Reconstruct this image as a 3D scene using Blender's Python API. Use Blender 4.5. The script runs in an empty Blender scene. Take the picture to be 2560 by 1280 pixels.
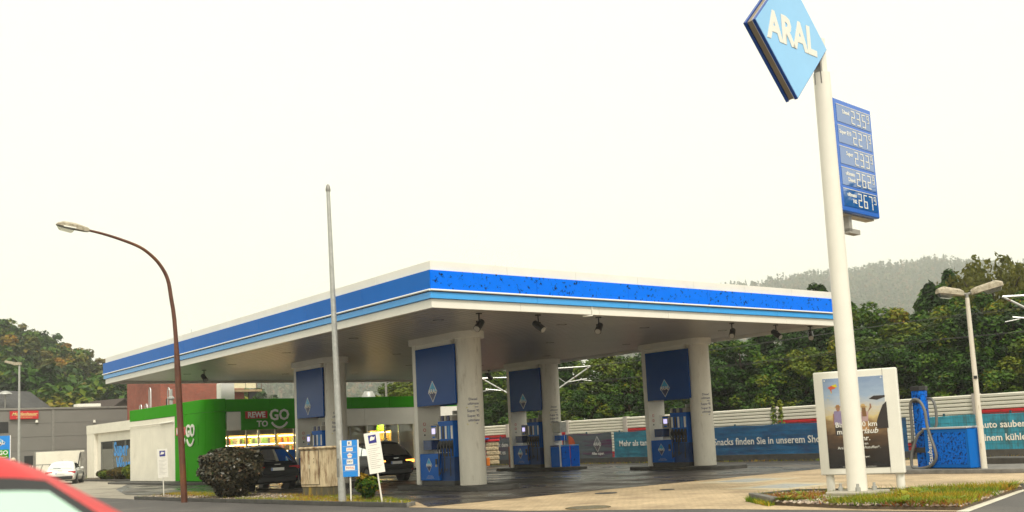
import bpy, bmesh, math, random
import numpy as np
from mathutils import Vector as V, Matrix
random.seed(7); rng = np.random.default_rng(7)
sc = bpy.context.scene
col = sc.collection
R_ = math.radians
# ---------------------------------------------------------------- camera
F_PX, CY = 2555.97, 799.27
YAW, PITCH, ROLL = R_(38.111), R_(6.5255), R_(-2.8504)
CAM = V((-14.2667, -21.44, 1.6))
FW = V((math.sin(YAW)*math.cos(PITCH), math.cos(YAW)*math.cos(PITCH), math.sin(PITCH)))
_r0 = V((math.cos(YAW), -math.sin(YAW), 0)); _u0 = _r0.cross(FW)
RT = _r0*math.cos(ROLL) + _u0*math.sin(ROLL)
UP = _u0*math.cos(ROLL) - _r0*math.sin(ROLL)
cam_d = bpy.data.cameras.new('camera'); cam = bpy.data.objects.new('camera', cam_d); col.objects.link(cam)
M = Matrix.Identity(4)
for i in range(3):
    M[i][0], M[i][1], M[i][2], M[i][3] = RT[i], UP[i], -FW[i], CAM[i]
cam.matrix_world = M
cam_d.sensor_width = 36; cam_d.sensor_fit = 'HORIZONTAL'; cam_d.lens = F_PX/2560*36
cam_d.shift_y = (CY-640)/2560
cam_d.clip_start = .1; cam_d.clip_end = 6000
cam_d.dof.use_dof = True; cam_d.dof.focus_distance = 32; cam_d.dof.aperture_fstop = 2.0
sc.camera = cam
# ---------------------------------------------------------------- world, sun, exposure
SUN_EL, SUN_AZ = R_(48), R_(200)          # azimuth measured from +Y towards +X
w = bpy.data.worlds.new('World'); sc.world = w; w.use_nodes = True
nt = w.node_tree; nt.nodes.clear()
sky = nt.nodes.new('ShaderNodeTexSky'); sky.sky_type = 'NISHITA'; sky.sun_disc = False
sky.sun_elevation = SUN_EL; sky.sun_rotation = SUN_AZ; sky.dust_density = 4; sky.air_density = 1
bg1 = nt.nodes.new('ShaderNodeBackground'); bg1.inputs[1].default_value = .05
bg2 = nt.nodes.new('ShaderNodeBackground'); bg2.inputs[0].default_value = (1.0, .98, .80, 1); bg2.inputs[1].default_value = .76
mx = nt.nodes.new('ShaderNodeMixShader'); mx.inputs[0].default_value = .93      # an even layer of cloud in front of the clear sky
out = nt.nodes.new('ShaderNodeOutputWorld')
nt.links.new(sky.outputs[0], bg1.inputs[0]); nt.links.new(bg1.outputs[0], mx.inputs[1]); nt.links.new(bg2.outputs[0], mx.inputs[2]); nt.links.new(mx.outputs[0], out.inputs[0])
sd = bpy.data.lights.new('sun', 'SUN'); sd.energy = 1.5; sd.angle = R_(14); sd.color = (1, .95, .84)
sun = bpy.data.objects.new('sun', sd); col.objects.link(sun)
sdir = V((math.sin(SUN_AZ)*math.cos(SUN_EL), math.cos(SUN_AZ)*math.cos(SUN_EL), math.sin(SUN_EL)))
sun.rotation_euler = (-sdir).to_track_quat('-Z', 'Y').to_euler(); sun.location = (0, -40, 60)
vs = sc.view_settings; vs.view_transform = 'Standard'; vs.look = 'None'; vs.exposure = 0.85; vs.gamma = 1; vs.use_curve_mapping = False
sc.render.engine = 'CYCLES'; sc.cycles.volume_bounces = 2

# ---------------------------------------------------------------- pixel helpers (photograph is 2560 x 1280)
def ray(x, y): return FW + RT*((x-1280)/F_PX) - UP*((y-CY)/F_PX)
def gp(x, y, z=0.):
    d = ray(x, y); return CAM + d*((z-CAM.z)/d.z)
def onY(x, y, Y):
    d = ray(x, y); return CAM + d*((Y-CAM.y)/d.y)
def onX(x, y, X):
    d = ray(x, y); return CAM + d*((X-CAM.x)/d.x)
def atd(x, y, dep): return CAM + ray(x, y)*dep
def hgt(x, y, P):
    d = ray(x, y); return CAM.z + d.z*math.hypot(P[0]-CAM.x, P[1]-CAM.y)/math.hypot(d.x, d.y)

# ---------------------------------------------------------------- materials
MATS = {}
def mat(name, c, rough=.5, metal=0., var=.12, vs_=3., bump=0., bs=40., spec=.5, emit=0., dirt=None, dirt_s=1.5, dirt_lo=.52, dirt_hi=.7, coat=0., stretch=None, rvar=0.):
    if name in MATS: return MATS[name]
    m = bpy.data.materials.new(name); m.use_nodes = True; t = m.node_tree; N = t.nodes; L = t.links
    b = N['Principled BSDF']; b.inputs['Roughness'].default_value = rough; b.inputs['Metallic'].default_value = metal
    b.inputs['Specular IOR Level'].default_value = spec
    if coat: b.inputs['Coat Weight'].default_value = coat; b.inputs['Coat Roughness'].default_value = .05
    g = N.new('ShaderNodeNewGeometry'); src = g.outputs['Position']
    if stretch:
        mp = N.new('ShaderNodeMapping'); mp.inputs['Scale'].default_value = stretch; L.new(src, mp.inputs[0]); src = mp.outputs[0]
    c = tuple(c)
    cur = None
    if var:
        n = N.new('ShaderNodeTexNoise'); n.inputs['Scale'].default_value = vs_; n.inputs['Detail'].default_value = 6; n.inputs['Roughness'].default_value = .65
        L.new(src, n.inputs['Vector'])
        cr = N.new('ShaderNodeValToRGB'); e = cr.color_ramp.elements
        e[0].position = .3; e[1].position = .7
        e[0].color = tuple(max(0, v*(1-var)) for v in c)+(1,); e[1].color = tuple(min(1, v*(1+var)) for v in c)+(1,)
        L.new(n.outputs['Fac'], cr.inputs[0]); cur = cr.outputs[0]
        if rvar:
            mr = N.new('ShaderNodeMapRange'); mr.inputs['From Min'].default_value = .3; mr.inputs['From Max'].default_value = .7
            mr.inputs['To Min'].default_value = rough-rvar; mr.inputs['To Max'].default_value = rough+rvar
            L.new(n.outputs['Fac'], mr.inputs[0]); L.new(mr.outputs[0], b.inputs['Roughness'])
    if dirt:
        n2 = N.new('ShaderNodeTexNoise'); n2.inputs['Scale'].default_value = dirt_s; n2.inputs['Detail'].default_value = 8; n2.inputs['Roughness'].default_value = .7
        L.new(src, n2.inputs['Vector'])
        r2 = N.new('ShaderNodeMapRange'); r2.inputs['From Min'].default_value = dirt_lo; r2.inputs['From Max'].default_value = dirt_hi; L.new(n2.outputs['Fac'], r2.inputs[0])
        mixn = N.new('ShaderNodeMix'); mixn.data_type = 'RGBA'
        L.new(r2.outputs[0], mixn.inputs[0])
        if cur: L.new(cur, mixn.inputs[6])
        else: mixn.inputs[6].default_value = c+(1,)
        mixn.inputs[7].default_value = tuple(dirt)+(1,)
        cur = mixn.outputs[2]
    if cur: L.new(cur, b.inputs['Base Color'])
    else: b.inputs['Base Color'].default_value = c+(1,)
    if bump:
        nb = N.new('ShaderNodeTexNoise'); nb.inputs['Scale'].default_value = bs; nb.inputs['Detail'].default_value = 4
        L.new(g.outputs['Position'], nb.inputs['Vector'])
        bp = N.new('ShaderNodeBump'); bp.inputs['Strength'].default_value = bump; bp.inputs['Distance'].default_value = .02
        L.new(nb.outputs['Fac'], bp.inputs['Height']); L.new(bp.outputs[0], b.inputs['Normal'])
    if emit:
        b.inputs['Emission Color'].default_value = c+(1,); b.inputs['Emission Strength'].default_value = emit
        if cur: L.new(cur, b.inputs['Emission Color'])
    MATS[name] = m; return m
def glassmat(name, tint, rough=.03, opac=.35):
    m = bpy.data.materials.new(name); m.use_nodes = True; t = m.node_tree; N = t.nodes; L = t.links; N.clear()
    o = N.new('ShaderNodeOutputMaterial'); tr = N.new('ShaderNodeBsdfTransparent'); tr.inputs[0].default_value = tuple(tint)+(1,)
    gl = N.new('ShaderNodeBsdfGlossy'); gl.inputs['Roughness'].default_value = rough; gl.inputs[0].default_value = (.70, .95, .84, 1) if 'green' in name else (.9, .95, .95, 1)
    fr = N.new('ShaderNodeFresnel'); fr.inputs[0].default_value = 1.5
    ad = N.new('ShaderNodeMath'); ad.operation = 'ADD'; ad.inputs[1].default_value = opac; ad.use_clamp = True
    mxs = N.new('ShaderNodeMixShader'); L.new(fr.outputs[0], ad.inputs[0]); L.new(ad.outputs[0], mxs.inputs[0]); L.new(tr.outputs[0], mxs.inputs[1]); L.new(gl.outputs[0], mxs.inputs[2]); L.new(mxs.outputs[0], o.inputs[0])
    MATS[name] = m; return m
def brickmat(name, c1, c2, mortar, bw, bh, ms, rough=.8, bump=.4, plane='XZ', rlo=None, stain=None):
    m = bpy.data.materials.new(name); m.use_nodes = True; t = m.node_tree; N = t.nodes; L = t.links; b = N['Principled BSDF']; b.inputs['Roughness'].default_value = rough
    g = N.new('ShaderNodeNewGeometry'); sp = N.new('ShaderNodeSeparateXYZ'); L.new(g.outputs['Position'], sp.inputs[0])
    cb = N.new('ShaderNodeCombineXYZ')
    if plane == 'XY':
        L.new(sp.outputs[0], cb.inputs[0]); L.new(sp.outputs[1], cb.inputs[1])
    else:
        ad = N.new('ShaderNodeMath'); L.new(sp.outputs[0], ad.inputs[0]); L.new(sp.outputs[1], ad.inputs[1]); L.new(ad.outputs[0], cb.inputs[0]); L.new(sp.outputs[2], cb.inputs[1])
    bt = N.new('ShaderNodeTexBrick'); bt.inputs['Scale'].default_value = 1; bt.inputs['Brick Width'].default_value = bw; bt.inputs['Row Height'].default_value = bh; bt.inputs['Mortar Size'].default_value = ms
    bt.inputs['Color1'].default_value = tuple(c1)+(1,); bt.inputs['Color2'].default_value = tuple(c2)+(1,); bt.inputs['Mortar'].default_value = tuple(mortar)+(1,); bt.inputs['Bias'].default_value = 0
    L.new(cb.outputs[0], bt.inputs['Vector'])
    n = N.new('ShaderNodeTexNoise'); n.inputs['Scale'].default_value = .5; n.inputs['Detail'].default_value = 9; n.inputs['Roughness'].default_value = .68; L.new(g.outputs['Position'], n.inputs['Vector'])
    mr = N.new('ShaderNodeMapRange'); mr.inputs['From Min'].default_value = .35; mr.inputs['From Max'].default_value = .68; mr.inputs['To Min'].default_value = .72; mr.inputs['To Max'].default_value = 1.2; L.new(n.outputs['Fac'], mr.inputs[0])
    mu = N.new('ShaderNodeVectorMath'); mu.operation = 'SCALE'; L.new(bt.outputs['Color'], mu.inputs[0]); L.new(mr.outputs[0], mu.inputs['Scale'])
    cur = mu.outputs[0]
    if stain:
        n3 = N.new('ShaderNodeTexNoise'); n3.inputs['Scale'].default_value = stain[1]; n3.inputs['Detail'].default_value = 7; L.new(g.outputs['Position'], n3.inputs['Vector'])
        r3 = N.new('ShaderNodeMapRange'); r3.inputs['From Min'].default_value = .55; r3.inputs['From Max'].default_value = .72; r3.inputs['To Max'].default_value = .8; L.new(n3.outputs['Fac'], r3.inputs[0])
        mi = N.new('ShaderNodeMix'); mi.data_type = 'RGBA'; L.new(r3.outputs[0], mi.inputs[0]); L.new(cur, mi.inputs[6]); mi.inputs[7].default_value = tuple(stain[0])+(1,); cur = mi.outputs[2]
    L.new(cur, b.inputs['Base Color'])
    bp = N.new('ShaderNodeBump'); bp.inputs['Strength'].default_value = bump; bp.inputs['Distance'].default_value = .01; bp.invert = True; L.new(bt.outputs['Fac'], bp.inputs['Height']); L.new(bp.outputs[0], b.inputs['Normal'])
    if rlo is not None:
        n2 = N.new('ShaderNodeTexNoise'); n2.inputs['Scale'].default_value = .7; n2.inputs['Detail'].default_value = 5
        mp = N.new('ShaderNodeMapping'); mp.inputs['Scale'].default_value = (1, .45, 1); L.new(g.outputs['Position'], mp.inputs[0]); L.new(mp.outputs[0], n2.inputs['Vector'])
        r2 = N.new('ShaderNodeMapRange'); r2.inputs['From Min'].default_value = .42; r2.inputs['From Max'].default_value = .62; r2.inputs['To Min'].default_value = rlo; r2.inputs['To Max'].default_value = rough; L.new(n2.outputs['Fac'], r2.inputs[0]); L.new(r2.outputs[0], b.inputs['Roughness'])
    MATS[name] = m; return m
def leafmat(name, cols, rough=.55, trans=.35):
    # cols: colour ramp over the per-leaf attribute 'tint'
    m = bpy.data.materials.new(name); m.use_nodes = True; t = m.node_tree; N = t.nodes; L = t.links; b = N['Principled BSDF']; b.inputs['Roughness'].default_value = rough; b.inputs['Specular IOR Level'].default_value = .3
    a = N.new('ShaderNodeAttribute'); a.attribute_name = 'tint'
    oi = N.new('ShaderNodeObjectInfo'); ad = N.new('ShaderNodeMath'); ad.operation = 'MULTIPLY_ADD'; ad.inputs[1].default_value = .3; ad.inputs[2].default_value = -.15
    L.new(oi.outputs['Random'], ad.inputs[0]); ad2 = N.new('ShaderNodeMath'); ad2.operation = 'ADD'; ad2.use_clamp = True; L.new(a.outputs['Fac'], ad2.inputs[0]); L.new(ad.outputs[0], ad2.inputs[1])
    cr = N.new('ShaderNodeValToRGB'); el = cr.color_ramp.elements
    el[0].position = cols[0][0]; el[0].color = cols[0][1]+(1,)
    el[1].position = cols[-1][0]; el[1].color = cols[-1][1]+(1,)
    for p_, c_ in cols[1:-1]:
        e = el.new(p_); e.color = c_+(1,)
    L.new(ad2.outputs[0], cr.inputs[0]); L.new(cr.outputs[0], b.inputs['Base Color'])
    tl = N.new('ShaderNodeBsdfTranslucent'); L.new(cr.outputs[0], tl.inputs[0])
    mxs = N.new('ShaderNodeMixShader'); mxs.inputs[0].default_value = trans; L.new(b.outputs[0], mxs.inputs[1]); L.new(tl.outputs[0], mxs.inputs[2]); L.new(mxs.outputs[0], N['Material Output'].inputs[0])
    MATS[name] = m; return m

white = mat('white_panel', (.80, .77, .70), .35, var=.06, vs_=.8, dirt=(.45, .40, .33), dirt_s=.6, dirt_lo=.62, dirt_hi=.9)
whitep = mat('white_paint', (.80, .77, .69), .4, var=.05, vs_=2, dirt=(.42, .36, .28), dirt_s=3, dirt_lo=.64, dirt_hi=.85)
plaster = mat('white_render', (.78, .74, .64), .75, var=.07, vs_=1.2, bump=.1, dirt=(.5, .45, .36), dirt_s=.7, dirt_lo=.6, dirt_hi=.9)
soffm = mat('soffit_metal', (.42, .39, .36), .33, .15, var=.08, vs_=.8, spec=.6)
grille = mat('dark_slot', (.03, .03, .03), .6)
blue = mat('blue_panel', (.001, .125, .50), .4, var=.06, vs_=.6, spec=.1)
bluespk = mat('sunlit_specked_blue', (.0, .165, .90), .5, var=.05, spec=.06, dirt=(.004, .008, .02), dirt_s=8, dirt_lo=.585, dirt_hi=.62)  # brighter copy of the fascia blue: sunlight on the front put into its colour
bluevac = mat('worn_blue', (.0, .13, .62), .5, var=.25, vs_=30, spec=.1, dirt=(.003, .012, .06), dirt_s=16, dirt_lo=.50, dirt_hi=.58)
bluelit = mat('light_blue', (.05, .36, .85), .3, var=.05)
bluedk = mat('sign_blue', (.0, .062, .29), .22, var=.05, vs_=.7, spec=.15)
bluemid = mat('pump_blue', (.001, .11, .48), .4, spec=.2, var=.06)
navy = mat('navy', (.01, .02, .11), .4, var=0)
cyan = mat('logo_cyan', (.03, .36, .66), .35, var=0)
silver = mat('silver', (.62, .63, .64), .3, .7, var=.05)
galv = mat('galvanised', (.42, .42, .40), .5, .5, var=.18, vs_=9)
galvd = mat('galvanised_dark', (.27, .26, .24), .5, .5, var=.2, vs_=5)
black = mat('black_plastic', (.018, .018, .02), .4, var=.1)
rubber = mat('rubber', (.02, .02, .022), .75, var=.15)
dkgrey = mat('dark_grey', (.06, .06, .06), .6, var=.15)
grey = mat('grey_plastic', (.33, .31, .28), .5, var=.08)
hose = mat('hose_grey', (.13, .13, .125), .5, var=.15, vs_=20)
green = mat('green_panel', (.03, .29, .0), .55, spec=.05, var=.05, vs_=.8)
red = mat('sign_red', (.55, .012, .02), .4, var=.05)
redbar = mat('barrier_red', (.50, .012, .018), .55, var=.12, vs_=2, dirt=(.12, .01, .01), dirt_s=5, dirt_lo=.55, dirt_hi=.7)
concrete = mat('concrete', (.36, .33, .27), .85, var=.2, vs_=1.5, bump=.25, bs=30)
kerbm = mat('kerb_stone', (.16, .15, .135), .8, var=.3, vs_=4, bump=.3, bs=25)
kerbdk = mat('kerb_dark', (.06, .057, .052), .7, var=.35, vs_=3, bump=.3, bs=25)
paint = mat('road_paint', (.66, .62, .52), .75, var=.15, vs_=6)
asphalt = mat('asphalt', (.085, .078, .076), .75, var=.28, vs_=.9, bump=.5, bs=90, dirt=(.15, .135, .12), dirt_s=.35, dirt_lo=.5, dirt_hi=.75, rvar=.15)
tanpave = brickmat('tan_paving', (.53, .40, .25), (.45, .335, .205), (.29, .215, .135), .2, .1, .006, .8, .35, 'XY', stain=((.24, .17, .105), .7))
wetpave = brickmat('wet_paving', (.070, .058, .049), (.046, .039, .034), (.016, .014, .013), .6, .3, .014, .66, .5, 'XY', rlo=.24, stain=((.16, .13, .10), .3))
slabpave = mat('yard_concrete', (.34, .30, .24), .75, var=.2, vs_=.5, bump=.2, dirt=(.13, .12, .105), dirt_s=.5, dirt_lo=.5, dirt_hi=.66, stretch=(1, .35, 1))
groundm = mat('ground_earth', (.10, .11, .05), .95, var=.4, vs_=.2)
soil = mat('bed_soil', (.10, .075, .05), .95, var=.4, vs_=6, bump=.5)
brick = brickmat('red_brick', (.34, .05, .024), (.22, .032, .018), (.30, .20, .15), .24, .075, .010, .85)
cladding = mat('grey_cladding', (.20, .19, .175), .5, .1, var=.05, vs_=1)
slate = brickmat('roof_slate', (.075, .07, .07), (.05, .05, .055), (.02, .02, .02), .4, .2, .02, .7)
browntile = mat('brown_roof', (.045, .03, .024), .8, var=.2)
rust = mat('rusty_brown_paint', (.105, .035, .018), .55, var=.35, vs_=2.5, dirt=(.20, .07, .02), dirt_s=1.2, dirt_lo=.5, dirt_hi=.7)
lampgrey = mat('lamp_weathered', (.42, .37, .28), .8, var=.25, vs_=8, dirt=(.16, .12, .07), dirt_s=14, dirt_lo=.5, dirt_hi=.68)
beige = mat('cabinet_beige', (.62, .50, .32), .6, var=.12, vs_=2, dirt=(.17, .075, .025), dirt_s=2.6, dirt_lo=.46, dirt_hi=.66, stretch=(2.0, 2.0, .55))
moss = mat('mossy_concrete', (.10, .085, .05), .9, var=.3, vs_=4, dirt=(.30, .20, .02), dirt_s=2.2, dirt_lo=.5, dirt_hi=.62, stretch=(2, 2, .4))
wood = mat('bark', (.075, .055, .035), .9, var=.35, vs_=4, bump=.6, bs=12)
pane = glassmat('window_glass', (.92, .93, .90), .02, .0)
panedk = glassmat('window_glass_dark', (.16, .17, .17), .03, .08)
autoglass = glassmat('car_glass', (.05, .055, .06), .02, .03)
greenglass = glassmat('car_glass_green', (.55, .80, .70), .03, .30)
lampglass = glassmat('lamp_glass', (.8, .78, .7), .1, .2)
textwhite = mat('print_white', (.80, .78, .72), .5, var=0)
textdim = mat('print_grey_white', (.58, .57, .54), .6, var=.15, vs_=8)
textnavy = mat('print_navy', (.015, .02, .12), .5, var=0)
textblack = mat('print_black', (.02, .02, .02), .6, var=0)
yellowp = mat('print_yellow', (.60, .52, .02), .5, var=0)
orangep = mat('print_orange', (.75, .20, .02), .5, var=.1)
paper = mat('paper_white', (.82, .79, .72), .6, var=.03)

# ---------------------------------------------------------------- mesh builder
_txt = {}
class MB:
    def __init__(s): s.v = []; s.f = []; s.m = []
    def add(s, vs, fs, mi=0, M=None):
        o = len(s.v)
        for p in vs: s.v.append(tuple(M @ V(p)) if M is not None else tuple(p))
        for f in fs: s.f.append(tuple(i+o for i in f)); s.m.append(mi)
        return s
    def box(s, c, d, mi=0, rz=0., M=None):
        x, y, z = d[0]/2, d[1]/2, d[2]/2
        T = Matrix.Translation(V(c)) @ Matrix.Rotation(rz, 4, 'Z')
        if M is not None: T = M @ T
        vs = [(-x,-y,-z),(x,-y,-z),(x,y,-z),(-x,y,-z),(-x,-y,z),(x,-y,z),(x,y,z),(-x,y,z)]
        return s.add(vs, [(0,3,2,1),(4,5,6,7),(0,1,5,4),(1,2,6,5),(2,3,7,6),(3,0,4,7)], mi, T)
    def bb(s, a, b, mi=0):
        return s.box([(a[i]+b[i])/2 for i in range(3)], [abs(b[i]-a[i]) for i in range(3)], mi)
    def quad(s, *p, mi=0): return s.add(p, [tuple(range(len(p)))], mi)
    def prism(s, poly, z0, z1, mi=0, M=None):
        n = len(poly); vs = [(x, y, z0) for x, y in poly]+[(x, y, z1) for x, y in poly]
        fs = [tuple(reversed(range(n))), tuple(range(n, 2*n))]+[(i, (i+1) % n, (i+1) % n+n, i+n) for i in range(n)]
        return s.add(vs, fs, mi, M)
    def tube(s, pts, r, n=8, mi=0, cap=True):
        pts = [V(p) for p in pts]; rs = r if isinstance(r, (list, tuple)) else [r]*len(pts)
        vs = []; fs = []; prev = None
        for i, p in enumerate(pts):
            d = (pts[min(i+1, len(pts)-1)]-pts[max(i-1, 0)]).normalized()
            a = prev if prev is not None else (V((1, 0, 0)) if abs(d.x) < .9 else V((0, 1, 0)))
            a = (a-d*a.dot(d)).normalized(); prev = a; b = d.cross(a)
            for k in range(n):
                t = 2*math.pi*k/n; vs.append(p+(a*math.cos(t)+b*math.sin(t))*rs[i])
        for i in range(len(pts)-1):
            for k in range(n): fs.append((i*n+k, i*n+(k+1) % n, (i+1)*n+(k+1) % n, (i+1)*n+k))
        if cap: fs.append(tuple(reversed(range(n)))); fs.append(tuple(range((len(pts)-1)*n, len(pts)*n)))
        return s.add(vs, fs, mi)
    def lathe(s, prof, c=(0, 0, 0), n=24, mi=0):
        vs = []; fs = []
        for r, z in prof:
            for k in range(n): t = 2*math.pi*k/n; vs.append((c[0]+r*math.cos(t), c[1]+r*math.sin(t), c[2]+z))
        for i in range(len(prof)-1):
            for k in range(n): fs.append((i*n+k, i*n+(k+1) % n, (i+1)*n+(k+1) % n, (i+1)*n+k))
        fs.append(tuple(reversed(range(n)))); fs.append(tuple(range((len(prof)-1)*n, len(prof)*n)))
        return s.add(vs, fs, mi)
    def text(s, t, size, M, mi=0, align='CENTER', bold=0., ext=.002, shear=0., sp=1., sx=1., warp=None):
        key = (t, size, align, bold, ext, shear, sp)
        if key not in _txt:
            cu = bpy.data.curves.new('t', 'FONT'); cu.body = t; cu.size = size; cu.align_x = align; cu.align_y = 'CENTER'; cu.extrude = ext; cu.offset = bold; cu.shear = shear; cu.space_character = sp; cu.resolution_u = 2
            ob = bpy.data.objects.new('t', cu); me = bpy.data.meshes.new_from_object(ob)
            _txt[key] = ([tuple(v.co) for v in me.vertices], [tuple(p.vertices) for p in me.polygons])
            bpy.data.objects.remove(ob); bpy.data.curves.remove(cu); bpy.data.meshes.remove(me)
        vs, fs = _txt[key]
        vs = [(x*sx, y, z) for x, y, z in vs]
        if warp: vs = [warp(p) for p in vs]; return s.add(vs, fs, mi)
        return s.add(vs, fs, mi, M)
    def width(s, t, size, bold=0., ext=.002, shear=0., sp=1.):
        m = MB(); m.text(t, size, Matrix.Identity(4), 0, 'LEFT', bold, ext, shear, sp); return max(v[0] for v in m.v)
    def build(s, name, mats, parent=None, smooth=False, bevel=0., kind=None, hard=True):
        me = bpy.data.meshes.new(name); me.from_pydata(s.v, [], s.f)
        ml = mats if isinstance(mats, (list, tuple)) else [mats]
        for m in ml: me.materials.append(m)
        if len(ml) > 1: me.polygons.foreach_set('material_index', s.m)
        if smooth:
            me.polygons.foreach_set('use_smooth', [True]*len(me.polygons))
            if hard: me.set_sharp_from_angle(angle=R_(40))
        me.update()
        o = bpy.data.objects.new(name, me); col.objects.link(o)
        if bevel:
            bm = bmesh.new(); bm.from_mesh(me); bmesh.ops.bevel(bm, geom=bm.edges[:], offset=bevel, segments=1, affect='EDGES', clamp_overlap=True); bm.to_mesh(me); bm.free()
        if parent is not None: o.parent = parent
        if kind: o['kind'] = kind
        return o
def frame(o, x, y):
    x = V(x).normalized(); y = V(y).normalized(); z = x.cross(y)
    m = Matrix.Identity(4)
    for i in range(3): m[i][0], m[i][1], m[i][2], m[i][3] = x[i], y[i], z[i], o[i]
    return m
def thing(name, label, cat, loc=(0, 0, 0), rz=0., group=None):
    o = bpy.data.objects.new(name, None); col.objects.link(o); o.empty_display_size = .2
    o.location = loc; o.rotation_euler = (0, 0, rz); return tag(o, label, cat, group)
def tag(o, label, cat, group=None):
    o['label'] = label; o['category'] = cat
    if group: o['group'] = group
    return o
def copy_thing(root, loc, rz=None, label=None, scale=None):
    def rec(o, par):
        c = o.copy(); col.objects.link(c); c.parent = par
        for ch in o.children: rec(ch, c)
        return c
    r = rec(root, None); r.location = loc
    if rz is not None: r.rotation_euler = (0, 0, rz)
    if label: r['label'] = label
    if scale: r.scale = scale if isinstance(scale, tuple) else (scale,)*3
    return r
def struct(mb, name, m, **k):
    o = mb.build(name, m, **k); o['kind'] = 'structure'; return o
NX = lambda o: frame(o, (0, -1, 0), (0, 0, 1))     # text frame on a face looking to -X
NY = lambda o: frame(o, (1, 0, 0), (0, 0, 1))      # on a face looking to -Y
def diamond(mb, Mx, hw, hh, ms=(0, 1, 2, 3), t=.004):
    # logo: silver rim, cyan top half, navy bottom half, white lettering; material slots in ms
    def d(a, b, z): return [(0, b, z), (-a, 0, z), (0, -b, z), (a, 0, z)]
    mb.add(d(hw, hh, t), [(0, 1, 2, 3)], ms[0], Mx)
    a, b = hw*.9, hh*.9
    mb.add([(0, b, 2*t), (-a, 0, 2*t), (a, 0, 2*t)], [(0, 1, 2)], ms[1], Mx)
    mb.add([(0, -b, 2*t), (a, 0, 2*t), (-a, 0, 2*t)], [(0, 1, 2)], ms[2], Mx)
    mb.text('ARAL', hw*.78, Mx @ Matrix.Translation((0, 0, 3.2*t)), ms[3], bold=hw*.02, ext=.001, sx=.95)
# ================================================================ SETTING
Zv = V((0, 0, 1))
def sheet(name, poly, z, m):
    mb = MB(); mb.add([(x, y, z) for x, y in poly], [tuple(range(len(poly)))]); return struct(mb, name, m)
g = MB(); g.quad((-2500, -2500, -.03), (2500, -2500, -.03), (2500, 2500, -.03), (-2500, 2500, -.03)); struct(g, 'ground', groundm)
EDGE = [(-2.6, 75), (-2.05, 22), (-1.95, 16), (-.95, 3), (-.62, -.3), (-.45, -3.8), (1.2, -7.6), (2.1, -12.35), (6.63, -11.07), (24, -6.1), (60, 4)]
sheet('road', EDGE + [(60, -80), (-90, -80), (-90, 75)], 0, asphalt)
sheet('forecourt_paving', [(24, -6.1), (6.63, -11.07), (2.1, -12.35), (1.2, -7.6), (-.45, -3.8), (-.62, -.3), (-.95, 3), (-1.2, 6.0), (3, 6), (3, 1), (22, 1), (22, -6)], .004, tanpave)
sheet('yard_paving', [(-1.2, 6), (-1.95, 16), (-2.05, 22), (-2.6, 75), (8, 60), (5.2, 40), (5.2, 22), (0, 22), (0, 6)], .004, slabpave)
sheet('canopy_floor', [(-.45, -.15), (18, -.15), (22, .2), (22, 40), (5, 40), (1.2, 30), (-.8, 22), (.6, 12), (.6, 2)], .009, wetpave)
sheet('railway_ballast', [(23, -40), (38, -40), (38, 150), (23, 150)], .0, mat('ballast', (.13, .115, .10), .95, var=.4, vs_=8))
# kerbs of the two planting beds, stone by stone
def kerb_run(parent, pts, w_, h_, m, stone=1.0, z0=0.):
    for a, b in zip(pts[:-1], pts[1:]):
        a = V((a[0], a[1], 0)); b = V((b[0], b[1], 0)); d = b-a; L_ = d.length; n = max(1, round(L_/stone)); rz = math.atan2(d.y, d.x)
        for i in range(n):
            mid = a+d*((i+.5)/n); k = MB(); k.box((0, 0, h_/2), (L_/n-.012, w_, h_))
            o = k.build('kerb_stone', m, parent, bevel=.012); o.location = (mid.x, mid.y, z0+random.uniform(-.008, .004)); o.rotation_euler = (0, 0, rz+random.uniform(-.006, .006))
BL = [(-1.95, 17.2), (-1.78, 13.5), (-1.1, 4), (-.72, .4), (-.2, .9), (.55, 3.5), (.95, 8), (.6, 13), (.1, 18)]
bed1 = MB(); bed1.prism(BL, -.02, .05); bed1 = struct(bed1, 'planting_bed', soil)
kerb_run(bed1, BL[:4], .1, .12, kerbdk); kerb_run(bed1, [BL[3], BL[4]], .1, .1, kerbm, .8); kerb_run(bed1, [BL[4], BL[5], BL[6], BL[7], BL[8]], .1, .09, kerbdk)
BR = [(3.3, -7.05), (4.75, -7.2), (5.75, -9.8), (7.1, -11.0), (6.5, -11.12), (2.3, -12.25), (2.0, -10.5), (2.3, -8.4)]
bed2 = MB(); bed2.prism(BR, -.02, .06); bed2 = struct(bed2, 'planting_bed', soil)
kerb_run(bed2, [BR[0], BR[1], BR[2], BR[3]], .12, .14, kerbdk); kerb_run(bed2, [BR[7], BR[0]], .16, .17, kerbm)
lineb = MB(); lineb.add([(2.1, -12.5, .006), (6.68, -11.22, .006), (24, -6.25, .006), (24, -6.05, .006), (6.6, -11.02, .006), (2.05, -12.3, .006)], [(0, 1, 4, 5), (1, 2, 3, 4)]); struct(lineb, 'kerb_line', paint)
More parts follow.
